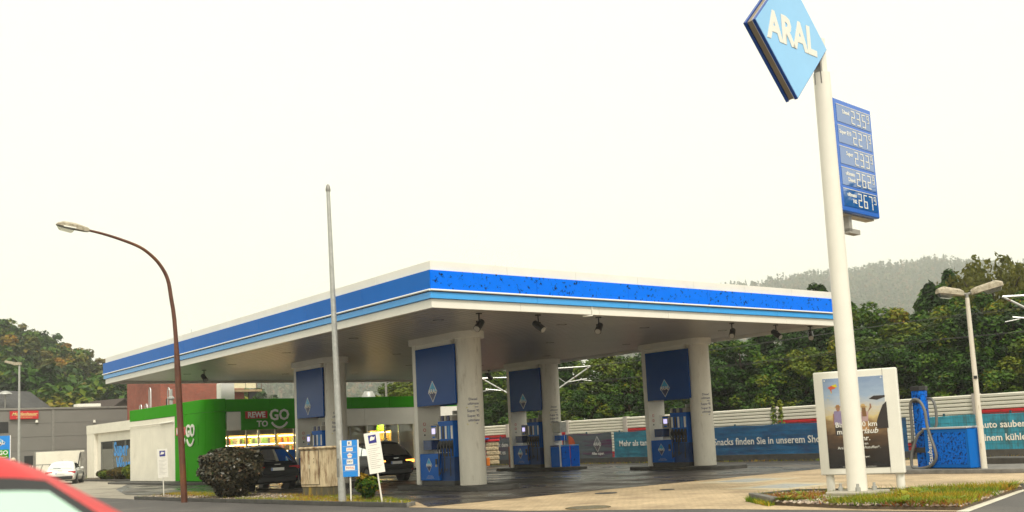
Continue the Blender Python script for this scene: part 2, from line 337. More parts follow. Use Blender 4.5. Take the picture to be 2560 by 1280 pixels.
# manhole and drain covers in the paving
def manhole(p, s, label, tankfield=True):
    t = thing('manhole_cover', label, 'manhole', (p.x, p.y, .012))
    a = MB(); a.prism([(-s*1.7, -s*1.3), (s*1.7, -s*1.3), (s*1.7, s*1.3), (-s*1.7, s*1.3)], -.006, 0); a.build('concrete_frame', mat('manhole_frame', (.46, .39, .27), .85, var=.15), t)
    b = MB(); b.prism([(-s, -s*.8), (s, -s*.8), (s, s*.8), (-s, s*.8)], 0, .004); b.build('lid', galv, t)
manhole(gp(1870, 1202), .75, 'metal tank manhole lid nearer the canopy on the tan paving')
manhole(gp(1965, 1216), .75, 'metal tank manhole lid on the tan paving beside the poster')
for (x, y, s, lb) in ((1515, 1234, .3, 'dark oval drain cover in the paving at the edge of the canopy shade'), (1668, 1225, .2, 'small dark drain cover on the open tan paving'), (1470, 1270, .5, 'brown puddled drain cover by the road edge')):
    p = gp(x, y); m_ = MB(); m_.lathe([(s, 0), (s*.95, .012)], n=20); o = m_.build('drain_cover', kerbdk if y < 1260 else mat('puddle_brown', (.12, .085, .03), .25, var=.3, vs_=3)); o.location = (p.x, p.y, .009); tag(o, lb, 'drain cover')

# ================================================================ CANOPY
LX, LY, ZL, ZBB, ZBT, ZT, ZS = 17.25, 27.45, 4.95, 5.42, 5.905, 6.16, 5.06
can = thing('station_canopy', 'large flat white canopy with a bright blue band over the pumps', 'canopy', (0, 0, 0))
can.location = (LX/2, LY/2, 0)
def cpart(mb, name, m, **k):
    o = mb.build(name, m, can, **k); o.location = (-LX/2, -LY/2, 0); return o
# soffit slats, run along Y
ns = 58; sw = (LX-.3)/ns
sl = MB(); sl.box((0, 0, .02), (sw-.034, LY-.3, .04)); slm = None
for i in range(ns):
    if slm is None: o = sl.build('soffit_slat', soffm, can, bevel=.006); slm = o.data
    else: o = bpy.data.objects.new('soffit_slat', slm); col.objects.link(o); o.parent = can
    o.location = (-LX/2+.15+(i+.5)*sw, 0, ZS)
b = MB(); b.bb((.12, .12, ZS+.06), (LX-.12, LY-.12, ZT-.12)); cpart(b, 'roof_deck', grey)
# fascia: four faces, each split in panels
def fascia(a, b_, nrm, n, spk):
    a = V(a); b_ = V(b_); d = b_-a; L_ = d.length; d.normalize(); nrm = V(nrm); rz = math.atan2(d.y, d.x)
    def row(name, z0, z1, off, thick, mm, n_, ext):
        for i in range(n_):
            s0 = -ext+(L_+2*ext)*i/n_; s1 = -ext+(L_+2*ext)*(i+1)/n_
            c = a+d*((s0+s1)/2)+nrm*(off-thick/2)
            k = MB(); k.box((0, 0, 0), (s1-s0-.008, thick, z1-z0)); o = k.build(name, mm, can, bevel=.004)
            o.location = (c.x-LX/2, c.y-LY/2, (z0+z1)/2); o.rotation_euler = (0, 0, rz)
    row('top_panel', ZBT+.012, ZT, 0, .05, white, n+2, 0)
    row('blue_panel', ZBB, ZBT, .09, .12, bluespk if spk else blue, n, .082)
    row('light_blue_strip', ZL+.235, ZBB-.072, .07, .10, bluelit, n, .065)
    row('lip_panel', ZL, ZL+.228, 0, .08, white, n+1, 0)
    tb = MB(); e = .09; tb.tube([a+nrm*.11-d*e+Zv*(ZBB-.028), b_+nrm*.11+d*e+Zv*(ZBB-.028)], .026, 10); cpart(tb, 'light_tube', mat('white_tube', (.85, .84, .80), .3, var=.03), smooth=True)
fascia((0, 0, 0), (LX, 0, 0), (0, -1, 0), 5, True)
fascia((0, LY, 0), (0, 0, 0), (-1, 0, 0), 8, False)
fascia((LX, 0, 0), (LX, LY, 0), (1, 0, 0), 8, False)
fascia((LX, LY, 0), (0, LY, 0), (0, 1, 0), 5, False)
for X_ in (2.2, 6.9, 10.6, 14.6):
    for Y_ in (3, 8, 13, 18, 23):
        k = MB(); k.lathe([(.17, .03), (.17, -.004), (.13, -.006), (.12, .015)], n=16); o = k.build('downlight', dkgrey, can); o.location = (X_-LX/2, Y_-LY/2, ZS)
# conduit clip and small weeds on the fascia
k = MB(); p = gp(1386, 790, 0); k.tube([(5.45, -.03, 5.18), (5.45, -.03, 4.92), (5.2, .1, 4.91)], .02, 6); cpart(k, 'conduit', whitep)
k = MB(); k.box((2.6, 5.3, 5.2), (.1, .1, .1)); 
an = thing('antenna', 'thin twin rod antenna on the canopy roof above the shop end', 'antenna', (2.2, 21.5, ZT-.12))
k = MB(); k.tube([(0, 0, 0), (0, 0, .62)], .015, 6); k.tube([(-.35, 0, .42), (.35, 0, .42)], .012, 6)
for x_ in (-.35, .35): k.tube([(x_, 0, .1), (x_, 0, .85)], .010, 6)
k.build('rods', galv, an)

# ---- spotlights hung from the canopy
sp0 = thing('spotlight', 'black cylinder spotlight under the canopy, leftmost of the front row', 'spotlight', group='canopy spotlights')
k = MB(); k.lathe([(.09, 0), (.09, -.025)], n=12); k.tube([(0, 0, -.02), (0, 0, -.22)], .02, 8); k.box((0, 0, -.24), (.19, .05, .05)); k.build('bracket', black, sp0)
k = MB(); ax = V((-.75, -.35, -.62)).normalized(); c0 = V((0, 0, -.33)); k.tube([c0-ax*.2, c0-ax*.17, c0+ax*.2], [.07, .095, .105], 14); k.build('housing', black, sp0, smooth=True)
k = MB(); k.tube([c0+ax*.2, c0+ax*.215], [.09, .085], 14); k.build('lens', mat('spot_lens', (.35, .33, .30), .2, var=0), sp0)
SP = [((1197, 783), 0, None), ((1345, 787), 1.4, 'second black spotlight from the near corner of the canopy'), ((1496, 793), .1, 'third black spotlight from the near corner of the canopy'), ((1829, 808), .1, 'black spotlight under the canopy front right of the last blue panel'), ((1939, 812), 1.2, 'black spotlight second from the canopy right end'), ((2025, 815), .2, 'black spotlight at the canopy right end beside the tall pole'), ((1222, 925), 2.6, 'dark spotlight under the far edge of the canopy between two pump columns'), ((510, 925), 1.2, 'black spotlight under the canopy above the green shop corner')]
for i, ((x, y), rz, lb) in enumerate(SP):
    p = gp(x, y, ZS)
    if i == 0: sp0.location = p; sp0.rotation_euler = (0, 0, rz)
    else: copy_thing(sp0, p, rz, lb)

# ================================================================ PUMP PORTALS
PX, PY = (5.05, 16.1), (5.6, 14.7)
def portal_proto():
    t = thing('pump_portal', '', 'portal', (0, 0, .14), group='pump portals')
    k = MB(); k.lathe([(.43, 0), (.43, 4.72)], n=40); colm = k.build('round_column', mat('column_white', (.74, .70, .62), .45, var=.07, vs_=1.5, dirt=(.40, .35, .28), dirt_s=2.2, dirt_lo=.56, dirt_hi=.8, stretch=(2.5, 2.5, .6)), t, smooth=True)
    # fuel names printed round the column
    for (s, z, sz, mm, sh) in (('Diesel', 2.72, .115, textnavy, 0), ('ultimate', 2.58, .115, textnavy, .3), ('Diesel', 2.47, .05, textnavy, 0), ('Super 95', 2.35, .115, textnavy, 0), ('Super 95', 2.19, .115, textnavy, 0), ('ultimate', 2.05, .115, textnavy, .3), ('102', 1.94, .05, textnavy, 0)):
        a0 = R_(248 if sz > .1 else 262)
        def wp(p, z=z, a0=a0):
            a = a0+p[0]/.43; rr = .434+p[2]; return (rr*math.cos(a), rr*math.sin(a), z+p[1])
        k = MB(); k.text(s, sz, None, 0, 'CENTER', .001, .001, sh, warp=wp); k.build('fuel_lettering', mm, colm)
    for z in (2.46, 1.93):
        k = MB(); pts = [(a, zz) for a, zz in ((-.18, .012), (.1, .055), (.06, .03), (-.14, -.02))]
        k.add([(.435*math.cos(R_(240)+a/.43), .435*math.sin(R_(240)+a/.43), z+zz) for a, zz in pts], [(0, 3, 2, 1)]); k.build('yellow_swoosh', yellowp, colm)
    k = MB(); k.bb((-.47, 2.42, 0), (.47, 2.60, 4.72)); wall = k.build('end_wall', white, t, bevel=.012)
    k = MB(); k.bb((-.485, 2.405, .02), (-.42, 2.615, 4.70)); k.build('edge_post', white, t)
    for x_, zc in ((.42, 1.93), (.24, 1.93)): pass
    k = MB()
    for z in (2.02, 1.82, 1.66): k.lathe([(.05 if z > 1.7 else .035, 0), (.001, .002)], n=12); 
    k = MB()
    for z, r_ in ((2.03, .055), (1.83, .055), (1.66, .03)):
        k.prism([(r_*math.cos(2*math.pi*i/16), r_*math.sin(2*math.pi*i/16)) for i in range(16)], 0, .003, 0 if r_ > .04 else 1, NY((-.22, 2.416, z)))
        if r_ > .04: k.prism([(r_*.68*math.cos(2*math.pi*i/16), r_*.68*math.sin(2*math.pi*i/16)) for i in range(16)], .003, .005, 2, NY((-.22, 2.416, z)))
    k.build('warning_stickers', [red, textblack, paper], wall)
    k = MB(); k.prism([(-.1, -.2), (.1, -.2), (.1, .2), (-.1, .2)], 0, .003, 0, NY((.22, 2.416, 1.85)))
    for i in range(7): k.prism([(-.085, .15-i*.05), (.07, .15-i*.05), (.07, .165-i*.05), (-.085, .165-i*.05)], .003, .005, 1, NY((.22, 2.416, 1.85)))
    k.build('notice', [paper, grey], wall)
    # cap: stadium with rounded near end
    pl = [(.55*math.cos(R_(a)), .55*math.sin(R_(a))) for a in range(180, 361, 12)]+[(.8, 2.5), (-.8, 2.5)]
    pl = [(-.55-0, 0)]+pl[1:-2]+[(.55, 2.72), (-.55, 2.72)]
    k = MB(); k.prism(pl, 4.70, 4.93); k.build('cap', white, t, bevel=.01)
    for sx in (-1, 1):
        k = MB(); k.bb((sx*.44, .08, 2.62), (sx*.50, 2.40, 4.55)); pn = k.build('blue_panel', bluedk, t, bevel=.008)
        if sx < 0:
            k = MB(); diamond(k, NX((-.502, 1.40, 3.08)), .27, .36); k.build('logo', [silver, cyan, navy, textwhite], pn)
    k = MB(); k.bb((-.46, .30, 4.56), (.46, 2.41, 4.70)); k.build('header', white, t)
    return t
labs = {(0, 0): 'white pump portal nearest the road, round column and blue panel, by the electricity cabinet', (0, 1): 'white pump portal behind the beige electricity cabinet and the grey mast', (1, 0): 'rightmost white pump portal with round column beside the green hill trees', (1, 1): 'farther white pump portal with blue waste bins at its round column'}
pp = portal_proto(); first = True
for i in (0, 1):
    for j in (0, 1):
        if first: pp.location = (PX[i], PY[j], .14); pp['label'] = labs[(i, j)]; first = False
        else: copy_thing(pp, (PX[i], PY[j], .14), 0, labs[(i, j)])
# ---- islands
isl = None
for i in (0, 1):
    for j in (0, 1):
        x, y = PX[i], PY[j]
        if isl is None:
            k = MB(); hw = 1.0
            pl = [(hw*math.cos(R_(a)), -.75+hw*math.sin(R_(a))) for a in range(180, 361, 10)]+[(hw*math.cos(R_(a)), 2.75+hw*math.sin(R_(a))) for a in range(0, 181, 10)]
            k.prism(pl, 0, .14); isl = k.build('pump_island', kerbdk, bevel=.015); o = isl
        else: o = isl.copy(); col.objects.link(o)
        o.location = (x, y, 0)
        tag(o, {(0, 0): 'rounded kerb island under the pump nearest the road', (0, 1): 'rounded kerb island behind the electricity cabinet', (1, 0): 'rounded kerb island under the rightmost pump', (1, 1): 'rounded kerb island carrying the farther pump and blue bins'}[(i, j)], 'kerb island', 'pump islands')
# ---- fuel pumps
def pump_proto():
    t = thing('fuel_pump', '', 'fuel pump', (0, 0, .14), group='fuel pumps'); t.scale = (.84, 1.1, 1)
    k = MB(); k.bb((-.5, .42, 0), (.5, 2.18, .14)); k.build('plinth', dkgrey, t)
    k = MB(); k.bb((-.57, 1.12, .15), (.57, 2.16, 1.03)); bx_ = k.build('lower_cabinet', bluemid, t, bevel=.015)
    k = MB(); diamond(k, NX((-.572, 1.66, .66)), .17, .24); k.build('logo', [silver, cyan, navy, textwhite], bx_)
    k = MB()
    for i, s in enumerate(('Bitte beachten Sie', 'die Hinweise am Zapfpunkt', 'Motor aus, Rauchen verboten')): k.text(s, .035, NX((-.574, 1.62, .31-i*.04)), ext=.0005)
    k.build('small_print', textdim, bx_)
    k = MB(); k.bb((-.60, 1.2, .68), (-.57, 1.29, .86)); k.build('lock_box', black, bx_); 
    k = MB(); k.bb((-.605, 1.205, .60), (-.57, 1.285, .67)); k.build('card_tag', grey, bx_)
    # nozzle tower
    k = MB(); k.bb((-.46, .44, .14), (.46, 1.12, .9)); k.build('hose_cabinet', mat('hose_cabinet_blue', (.006, .05, .19), .5, var=.15), t)
    k = MB(); k.bb((-.44, .44, .9), (.44, 1.2, 2.02)); tw = k.build('nozzle_tower', bluemid, t, bevel=.01)
    k = MB(); k.bb((-.47, .43, 1.98), (.47, 1.21, 2.08)); k.build('tower_cap', bluemid, tw)
    for i in range(5):
        y = .52+i*.155
        k = MB(); k.bb((-.46, y-.055, 2.09), (.46, y+.055, 2.26)); k.build('grade_sign', grey if i % 2 == 0 else navy, tw)
        k = MB(); k.bb((-.452, y-.045, 1.5), (-.442, y+.045, 1.92)); k.build('grade_strip', [paper, mat('strip_blue', (.01, .2, .55), .4, var=0), paper, black, paper][i] if i != 3 else black, tw)
        k = MB(); k.bb((-.45, y-.05, .92), (-.44, y+.05, 1.45)); k.build('nozzle_boot', black, tw)
        k = MB(); k.tube([(-.47, y, 1.18), (-.53, y, 1.30), (-.50, y, 1.42)], [.03, .035, .02], 8); k.tube([(-.52, y, 1.30), (-.58, y+.01, 1.16), (-.56, y+.01, 1.08)], .022, 7); k.box((-.545, y, 1.27), (.07, .05, .12))
        k.build('nozzle', black, t, smooth=True)
        k = MB(); k.lathe([(.018, 0), (.018, .02)], (-.565, y+.01, 1.05), 8); k.build('nozzle_ring', silver, t)
        dip = .28+.06*((i*3) % 4); pts = []
        for q in range(13):
            u = q/12; pts.append((-.56-.05*math.sin(math.pi*u), y+(.1+.05*(i % 2))*math.sin(math.pi*u*1.0)*(1 if i % 2 else -1)*.6+.02*u, 1.08-(1.08-dip)*math.sin(math.pi*min(1, u*1.15)*.5)**2 if u < .8 else dip+.0+(.55-dip)*((u-.8)/.2)**1.5))
        k = MB(); k.tube(pts, .017, 6); k.build('hose', mat('hose_dark', (.025, .03, .035), .45, var=.1), t, smooth=True)
    # payment terminal, display, tray
    k = MB(); k.bb((-.5, 1.24, 1.5), (-.05, 1.6, 1.98)); tm = k.build('terminal', grey, t, bevel=.012)
    k = MB(); k.bb((-.506, 1.34, 1.68), (-.498, 1.52, 1.86)); k.build('screen', mat('screen_lilac', (.55, .5, .85), .3, var=0, emit=.7), tm)
    for (a, b2, c, d_, mm) in ((1.27, 1.56, 1.9, 1.95, bluemid), (1.27, 1.33, 1.55, 1.7, black), (1.36, 1.5, 1.54, 1.6, bluemid)):
        k = MB(); k.bb((-.505, a, c), (-.498, b2, d_)); k.build('button_field', mm, tm)
    k = MB(); k.bb((-.52, 1.55, 1.16), (-.1, 2.0, 1.48)); k.build('leaflet_box', mat('leaflet_navy', (.02, .05, .16), .25, var=.3, vs_=5), t, bevel=.008)
    k = MB(); k.bb((-.1, 1.22, 1.04), (.4, 1.9, 1.5)); k.build('core_housing', white, t)
    k = MB(); k.bb((-.4, .46, 2.27), (.4, .5, 2.4)); k.build('sign_bracket', galv, t)
    return t
labp = {(0, 0): 'blue fuel pump with five hoses at the portal nearest the road', (0, 1): 'blue fuel pump half hidden behind the beige electricity cabinet', (1, 0): 'blue fuel pump with five hoses at the rightmost portal', (1, 1): 'dark blue fuel pump at the farther portal next to the blue bins'}
pu = pump_proto(); first = True
for i in (0, 1):
    for j in (0, 1):
        if first: pu.location = (PX[i], PY[j], .14); pu['label'] = labp[(i, j)]; first = False
        else: copy_thing(pu, (PX[i], PY[j], .14), 0, labp[(i, j)])
# ---- squeegee dispenser, waste bins by the far portal
p = V((PX[1], PY[1]-.75, .14))
for i, (dx, dy, lb) in enumerate(((-.62, -.1, 'dark blue waste bin touching the round column, leftmost of three'), (-.28, -.42, 'blue waste bin with worn front, middle of three'), (.1, -.62, 'blue waste bin with worn front, rightmost of three'))):
    t = thing('waste_bin', lb, 'bin', p+V((dx, dy, 0)), R_(-38), 'blue waste bins')
    k = MB(); k.prism([(-.19, -.2), (.19, -.2), (.19, .2), (-.19, .2)], .02, .92); k.build('bin_body', bluemid if i == 0 else bluespk, t, bevel=.02)
    k = MB(); k.prism([(-.2, -.21), (.2, -.21), (.2, .21), (-.2, .21)], .93, .98); k.build('lid', navy if i == 0 else bluelit, t, bevel=.015)
t = thing('paper_towel_dispenser', 'grey paper towel box on the far round column with a blue squeegee holder below', 'dispenser', p+V((-.1, .05, 1.3)))
k = MB(); k.bb((-.2, -.2, .25), (.2, .3, .72)); k.build('towel_box', galv, t, bevel=.015)
k = MB(); k.bb((-.21, -.23, -.12), (.15, .2, .12)); k.build('holder_box', bluemid, t, bevel=.01)
k = MB(); k.tube([(0, -.25, .1), (0, -.25, -.35)], .012, 6); k.build('squeegee', whitep, t)

# ================================================================ SHOP
SX, SY0, SY1, SXE = 5.2, 28.5, 40.5, 21.0
shop = thing('shop_building', 'flat roofed green and white filling station shop with lit windows', 'shop', (13, 34, 0))
def spart(mb, name, m, par=None, **k):
    o = mb.build(name, m, par or shop, **k)
    if par is None: o.location = (-13, -34, 0)
    return o
k = MB(); k.bb((SX+.15, SY0+.15, -.02), (SXE-.1, SY1-.1, .12)); spart(k, 'plinth', kerbdk)
k = MB(); k.bb((SX+.1, 33, .12), (SX+.3, SY1, 3.59)); k.bb((SX+.3, SY1-.2, .12), (SXE, SY1, 4.0)); k.bb((SXE-.2, SY0+.3, .12), (SXE, SY1-.2, 4.0)); spart(k, 'wall', plaster)
k = MB(); k.bb((SX+.3, SY0+.4, 3.95), (SXE-.2, SY1-.2, 4.1)); spart(k, 'roof', dkgrey)
k = MB(); k.bb((SX+.2, SY0+.5, 2.95), (SXE-.2, SY1-.2, 3.0)); spart(k, 'ceiling', mat('shop_ceiling', (.10, .09, .085), .7, var=.1))
k = MB(); k.bb((SX+.3, SY0+.4, .11), (SXE-.2, SY1-.2, .13)); spart(k, 'floor', mat('shop_floor', (.12, .10, .085), .3, var=.15))
# white wall sheets (left side) with thin joints
for i in range(4):
    k = MB(); y0 = 33.0+i*1.875; k.bb((SX, y0+.004, .14), (SX+.095, y0+1.871, 3.575)); spart(k, 'wall_sheet', plaster)
# green panels on the left side
def gpan(a, b2, z0, z1, name='green_panel', m=green, x=SX-.015):
    k = MB(); k.bb((x, a+.008, z0+.006), (x+.1, b2-.008, z1-.006)); spart(k, name, m, bevel=.006)
ys = [29.5, 31.2, 33.0, 35.4, 37.9, 40.5]
for a, b2 in zip(ys[:-1], ys[1:]): gpan(a, b2, 3.59, 4.25)
gpan(29.5, 31.2, .14, 3.59); gpan(31.2, 33.0, .14, 3.59)
for z0, z1 in ((.14, 3.59), (3.59, 4.25)):
    for q in range(3):
        k = MB(); pl = []; pi_ = []
        for s in range(5):
            a = R_(180+(q+s/4)*30)+(.004 if s == 0 else -.004 if s == 4 else 0); pl.append((SX+.985+1.0*math.cos(a), 29.5+1.0*math.sin(a))); pi_.append((SX+.985+.9*math.cos(a), 29.5+.9*math.sin(a)))
        k.prism(pl+pi_[::-1], z0+.006, z1-.006); spart(k, 'curved_green_panel', green)
# front: green band, white band, sign, mullions, panes
fx = [6.19, 8.6, 11, 13.4, 15.8, 18.2, 21.0]
for a, b2 in zip(fx[:-1], fx[1:]):
    k = MB(); k.bb((a+.008, SY0-.015, 3.575), (b2-.008, SY0+.09, 4.2)); spart(k, 'green_panel', green, bevel=.006)
for a, b2 in ((6.25, 7.0), (10.1, 11.6), (11.6, 14.2), (14.2, 17.4), (17.4, 21)):
    k = MB(); k.bb((a+.006, SY0, 2.63), (b2-.006, SY0+.1, 3.565)); spart(k, 'white_panel', white)
k = MB(); k.bb((7.005, SY0-.03, 2.62), (10.095, SY0+.1, 3.568)); sg = spart(k, 'sign_board', green)
def rewe(par, Mx, s, m_red=red):
    def T(x, y, z=.0): return Mx @ Matrix.Translation((x*s, y*s, z))
    def P_(mb): 
        o = mb.build('x', textwhite, par); return o
    k = MB(); k.prism([(-1.36*s, .08*s), (-.13*s, .08*s), (-.13*s, .46*s), (-1.36*s, .46*s)], 0, .02, 0, Mx); k.build('red_plate', m_red, par)
    k = MB(); k.text('REWE', .40*s, T(-.745, .265, .03), bold=.012*s, ext=.012, sx=.93); k.build('lettering_rewe', textwhite, par)
    k = MB(); k.text('TO', .44*s, T(-.42, -.22, .03), bold=.012*s, ext=.012); k.build('lettering_to', textwhite, par)
    k = MB(); k.text('GO', .80*s, T(.55, .22, .03), bold=.02*s, ext=.02, sx=.92); k.build('lettering_go', textwhite, par)
    k = MB(); n = 14; pts = []
    for r_ in (.86, .72):
        for i in range(n+1):
            a = R_(-145+110*i/n); pts.append((.55*s+r_*s*.68*math.cos(a), .22*s+r_*s*.82*math.sin(a)))
    pl = pts[:n+1]+pts[n+1:][::-1]; k.prism(pl, .01, .05, 0, Mx); k.build('smile', textwhite, par)
rewe(sg, NY((8.55, SY0-.032, 3.11)), .98)
k = MB(); k.bb((SX-.035, 29.62, 1.95), (SX-.018, 32.9, 3.0)); sg2 = spart(k, 'sign_backing', green)
rewe(sg2, NX((SX-.04, 31.2, 2.45)), 1.1)
# windows of the front
wx = [6.3, 7.3, 7.95, 8.9, 9.95, 10.2, 11.8, 13.3, 14.35, 15.5, 16.4, 17.4, 19.2, 20.9]
for i, (a, b2) in enumerate(zip(wx[:-1], wx[1:])):
    k = MB(); k.bb((a+.04, SY0+.04, .16), (b2-.04, SY0+.055, 2.6)); wn = spart(k, 'window_pane', pane)
for i, a in enumerate(wx):
    k = MB(); k.bb((a-.035, SY0+.0, .12), (a+.035, SY0+.1, 2.625)); spart(k, 'mullion', whitep if i % 3 == 2 else grey)
k = MB(); k.bb((6.3, SY0+.01, .13), (20.9, SY0+.09, .22)); spart(k, 'window_sill', grey)
# pipe on the white side wall
k = MB(); k.tube([(SX-.05, 33.1, 3.30), (SX-.05, 35.2, 3.28)], .05, 8); k.tube([(SX-.05, 35.2, 3.28), (SX-.05, 40.4, 3.30)], .022, 6); spart(k, 'wall_pipe', whitep, smooth=True)
# step kerb round the shop side
k = MB(); k.prism([(4.2, 41.5), (4.2, 29), (5.4, 27.4), (6.2, 27.4), (6.2, 30), (5.6, 30), (5.6, 41.5)], 0, .11); o = k.build('shop_step', kerbdk, bevel=.01); tag(o, 'dark kerb step along the foot of the shop side wall', 'step')
# square post carrying the canopy at the shop corner
t = thing('canopy_post', 'square white post between the shop roof corner and the canopy', 'post', (6.45, 29.1, 4.25)); t.location.z = 0
k = MB(); k.bb((-.36, -.3, 4.1), (.36, .3, 5.06)); k.build('shaft', white, t, bevel=.02)
k = MB(); k.bb((-.4, -.34, 4.1), (.4, .34, 4.2)); k.build('foot', white, t)
# roof hardware
for i, (px_, py_, w_, h_, lb) in enumerate(((420, 1035, .35, 1.45, 'tall chrome ladder hoop on the shop roof, right one'), (373, 1022, .35, 1.5, 'tall chrome ladder hoop on the shop roof, left one'))):
    p = onX(px_, py_, 5.9); h0 = 4.1
    k = MB(); top = hgt(px_, 970, p)
    for q in (0, .28):
        pass
    pts = [(0, 0, 0), (0, 0, top-h0-.15), (0, -.06, top-h0-.04), (0, -.15, top-h0), (0, -.24, top-h0-.04), (0, -.3, top-h0-.15), (0, -.3, .0 if i else .55)]
    k.tube(pts, .03, 8); o = k.build('ladder_hoop', silver, smooth=True); o.location = (p.x, p.y, h0); tag(o, lb, 'ladder hoop', 'roof ladder hoops')
for i, (px_, lb) in enumerate(((349, 'low chrome roof rail loop left of the tall hoop'), (363, 'low chrome roof rail loop touching the tall hoop'))):
    p = onX(px_, 1025, 6.1); k = MB(); k.tube([(0, 0, 0), (0, 0, .42), (0, -.05, .5), (0, -.3, .52), (0, -.36, .45), (0, -.36, 0)], .025, 8); o = k.build('roof_rail', silver, smooth=True); o.location = (p.x, p.y, 4.1); tag(o, lb, 'rail', 'roof rails')
p = onX(421, 1000, 5.75); k = MB(); k.lathe([(.1, 0), (.1, .5), (.18, .55), (.18, .62), (.08, .7), (.08, 1.1)], n=14); o = k.build('vent_pipe', galv, smooth=True); o.location = (p.x+.15, p.y, 4.1); tag(o, 'metal vent pipe on the shop roof before the brick building', 'vent')
p = onY(921, 985, 31); t = thing('roof_vent', 'grey flared vent cowl on the shop roof seen through the pumps', 'vent', (p.x, 31, 4.1))
k = MB(); k.lathe([(.34, .1), (.42, .12), (.42, .2), (.30, .48), (.24, .55)], n=20); k.build('cowl', galv, t, smooth=True)
k = MB(); k.lathe([(.28, 0), (.28, .1)], n=16); k.build('collar', galvd, t)
# ---- inside the shop
goods = [mat('goods_%d' % i, c, .5, var=.2, vs_=12) for i, c in enumerate(((.75, .45, .05), (.8, .70, .45), (.65, .12, .03), (.75, .62, .08), (.5, .4, .3), (.15, .12, .08), (.3, .5, .1)))]
shelfw = mat('shelf_yellow', (.75, .48, .10), .5, var=.1)
striplight = mat('shelf_light', (1, .80, .48), .5, var=0, emit=9.0)
def shelf(x, y, wid, lb, rows=5, hgt_=2.25):
    t = thing('goods_shelf', lb, 'shelf', (x, y, .13))
    k = MB(); k.bb((-wid/2, .2, 0), (wid/2, .24, hgt_)); k.build('back_board', shelfw, t)
    for sx in (-1, 1): k = MB(); k.bb((sx*wid/2-.03, -.22, 0), (sx*wid/2+.03, .24, hgt_)); k.build('side_board', shelfw, t)
    for r_ in range(rows):
        z = .15+r_*(hgt_-.2)/rows
        k = MB(); k.bb((-wid/2+.03, -.22, z-.03), (wid/2-.03, .2, z)); k.build('shelf_board', mat('shelf_white', (.8, .72, .55), .5), t)
        k = MB(); k.bb((-wid/2+.05, -.2, z+(hgt_-.2)/rows-.075), (wid/2-.05, -.17, z+(hgt_-.2)/rows-.04)); k.build('light_strip', striplight, t)
        xx = -wid/2+.08; k = MB()
        while xx < wid/2-.12:
            w_ = random.uniform(.06, .14); h_ = random.uniform(.18, .32); k.bb((xx, -.16, z), (xx+w_-.012, .12, z+h_), random.randrange(7)); xx += w_
        o = k.build('goods_row', goods, t); o['kind'] = 'stuff'
shelf(6.95, 29.75, 1.5, 'lit goods shelf behind the shop window next to the green corner')
shelf(8.6, 29.75, 1.7, 'lit goods shelf inside the shop above the dark car, middle one')
shelf(10.3, 29.75, 1.6, 'lit goods shelf inside the shop left of the blue pump panel')
shelf(15.7, 29.6, 1.35, 'bright lit display of packets in the shop window right of the white notice', 3, 2.2)
k = MB(); k.bb((-.9, -.3, 0), (.9, .3, 1.05)); k.bb((-.95, -.35, 1.05), (.95, .35, 1.1)); o = k.build('shop_counter', mat('counter_wood', (.45, .22, .06), .5)); o.location = (13.2, 30.4, .13); tag(o, 'orange brown counter inside the shop left of the white notice', 'counter')
k = MB(); k.lathe([(.25, 0), (.22, .25), (.12, .5), (.02, .6)], n=14); o = k.build('lime_cone_display', mat('lime', (.25, .5, .02), .5, emit=.5)); o.location = (15.9, 29.7, 2.33); tag(o, 'lime green cone standing on the bright shop display', 'display cone')  # cone material emits a faint green of its own
k = MB(); k.bb((-.18, -.05, 0), (.18, .05, 1.5)); o = k.build('blue_door_poster', bluemid); o.location = (9.6, 28.2, .8); tag(o, 'blue poster panel beside the shop door', 'poster'); o.location.z = .009
for i, x in enumerate((7.6, 10.0, 15.6, 19.5)):
    k = MB(); k.bb((-.9, -.15, 0), (.9, .15, .05)); o = k.build('ceiling_lamp', mat('lamp_warm', (1, .82, .55), .5, var=0, emit=15)); o.location = (x, 29.15, 2.85); tag(o, ['leftmost', 'second', 'third', 'rightmost'][i]+' long ceiling lamp inside the shop', 'ceiling lamp', 'shop ceiling lamps')
k = MB(); k.bb((-.22, -.25, 0), (.22, .25, .9)); o = k.build('yellow_crate_stand', mat('crate_yellow', (.75, .5, .03), .5)); o.location = (6.75, 28.0, .0); tag(o, 'yellow display box outside the shop window behind the dark bush', 'box')
# ================================================================ CAR WASH WING, LOW WALL, HALL, HOUSES
t = thing('car_wash_wing', 'low white car wash block with a recessed window reading Super Wasch', 'building', (8, 52, 0))
def wp_(mb, name, m, par=None, **k):
    o = mb.build(name, m, par or t, **k)
    if par is None: o.location = (-8, -52, 0)
    return o
k = MB(); k.bb((8.5, 44, 0), (16, 59.4, 3.95)); wp_(k, 'wall', plaster)
k = MB(); k.bb((7.95, 44, 3.35), (8.5, 59.5, 4.0)); wp_(k, 'top_band', plaster)
k = MB(); k.bb((7.97, 57.6, .12), (8.5, 59.48, 3.35)); wp_(k, 'corner_pier', plaster)
k = MB(); k.bb((8.2, 44, .12), (8.5, 57.6, .5)); k.bb((8.2, 44, 2.72), (8.5, 57.6, 3.35)); k.bb((8.2, 56.75, .5), (8.5, 57.6, 2.72)); wp_(k, 'window_wall', plaster)
k = MB(); k.bb((8.02, 44, 0), (8.4, 59.4, .13)); wp_(k, 'plinth', kerbdk)
k = MB(); k.bb((8.42, 44, .5), (8.46, 56.75, 2.72)); wp_(k, 'window_back', mat('wash_inside', (.26, .24, .21), .5, var=.5, vs_=.8))
for a, b2 in ((53.9, 56.72), (51.2, 53.85), (48.4, 51.15)):
    k = MB(); k.bb((8.24, a, .53), (8.255, b2, 2.7)); wp_(k, 'window_pane', pane)
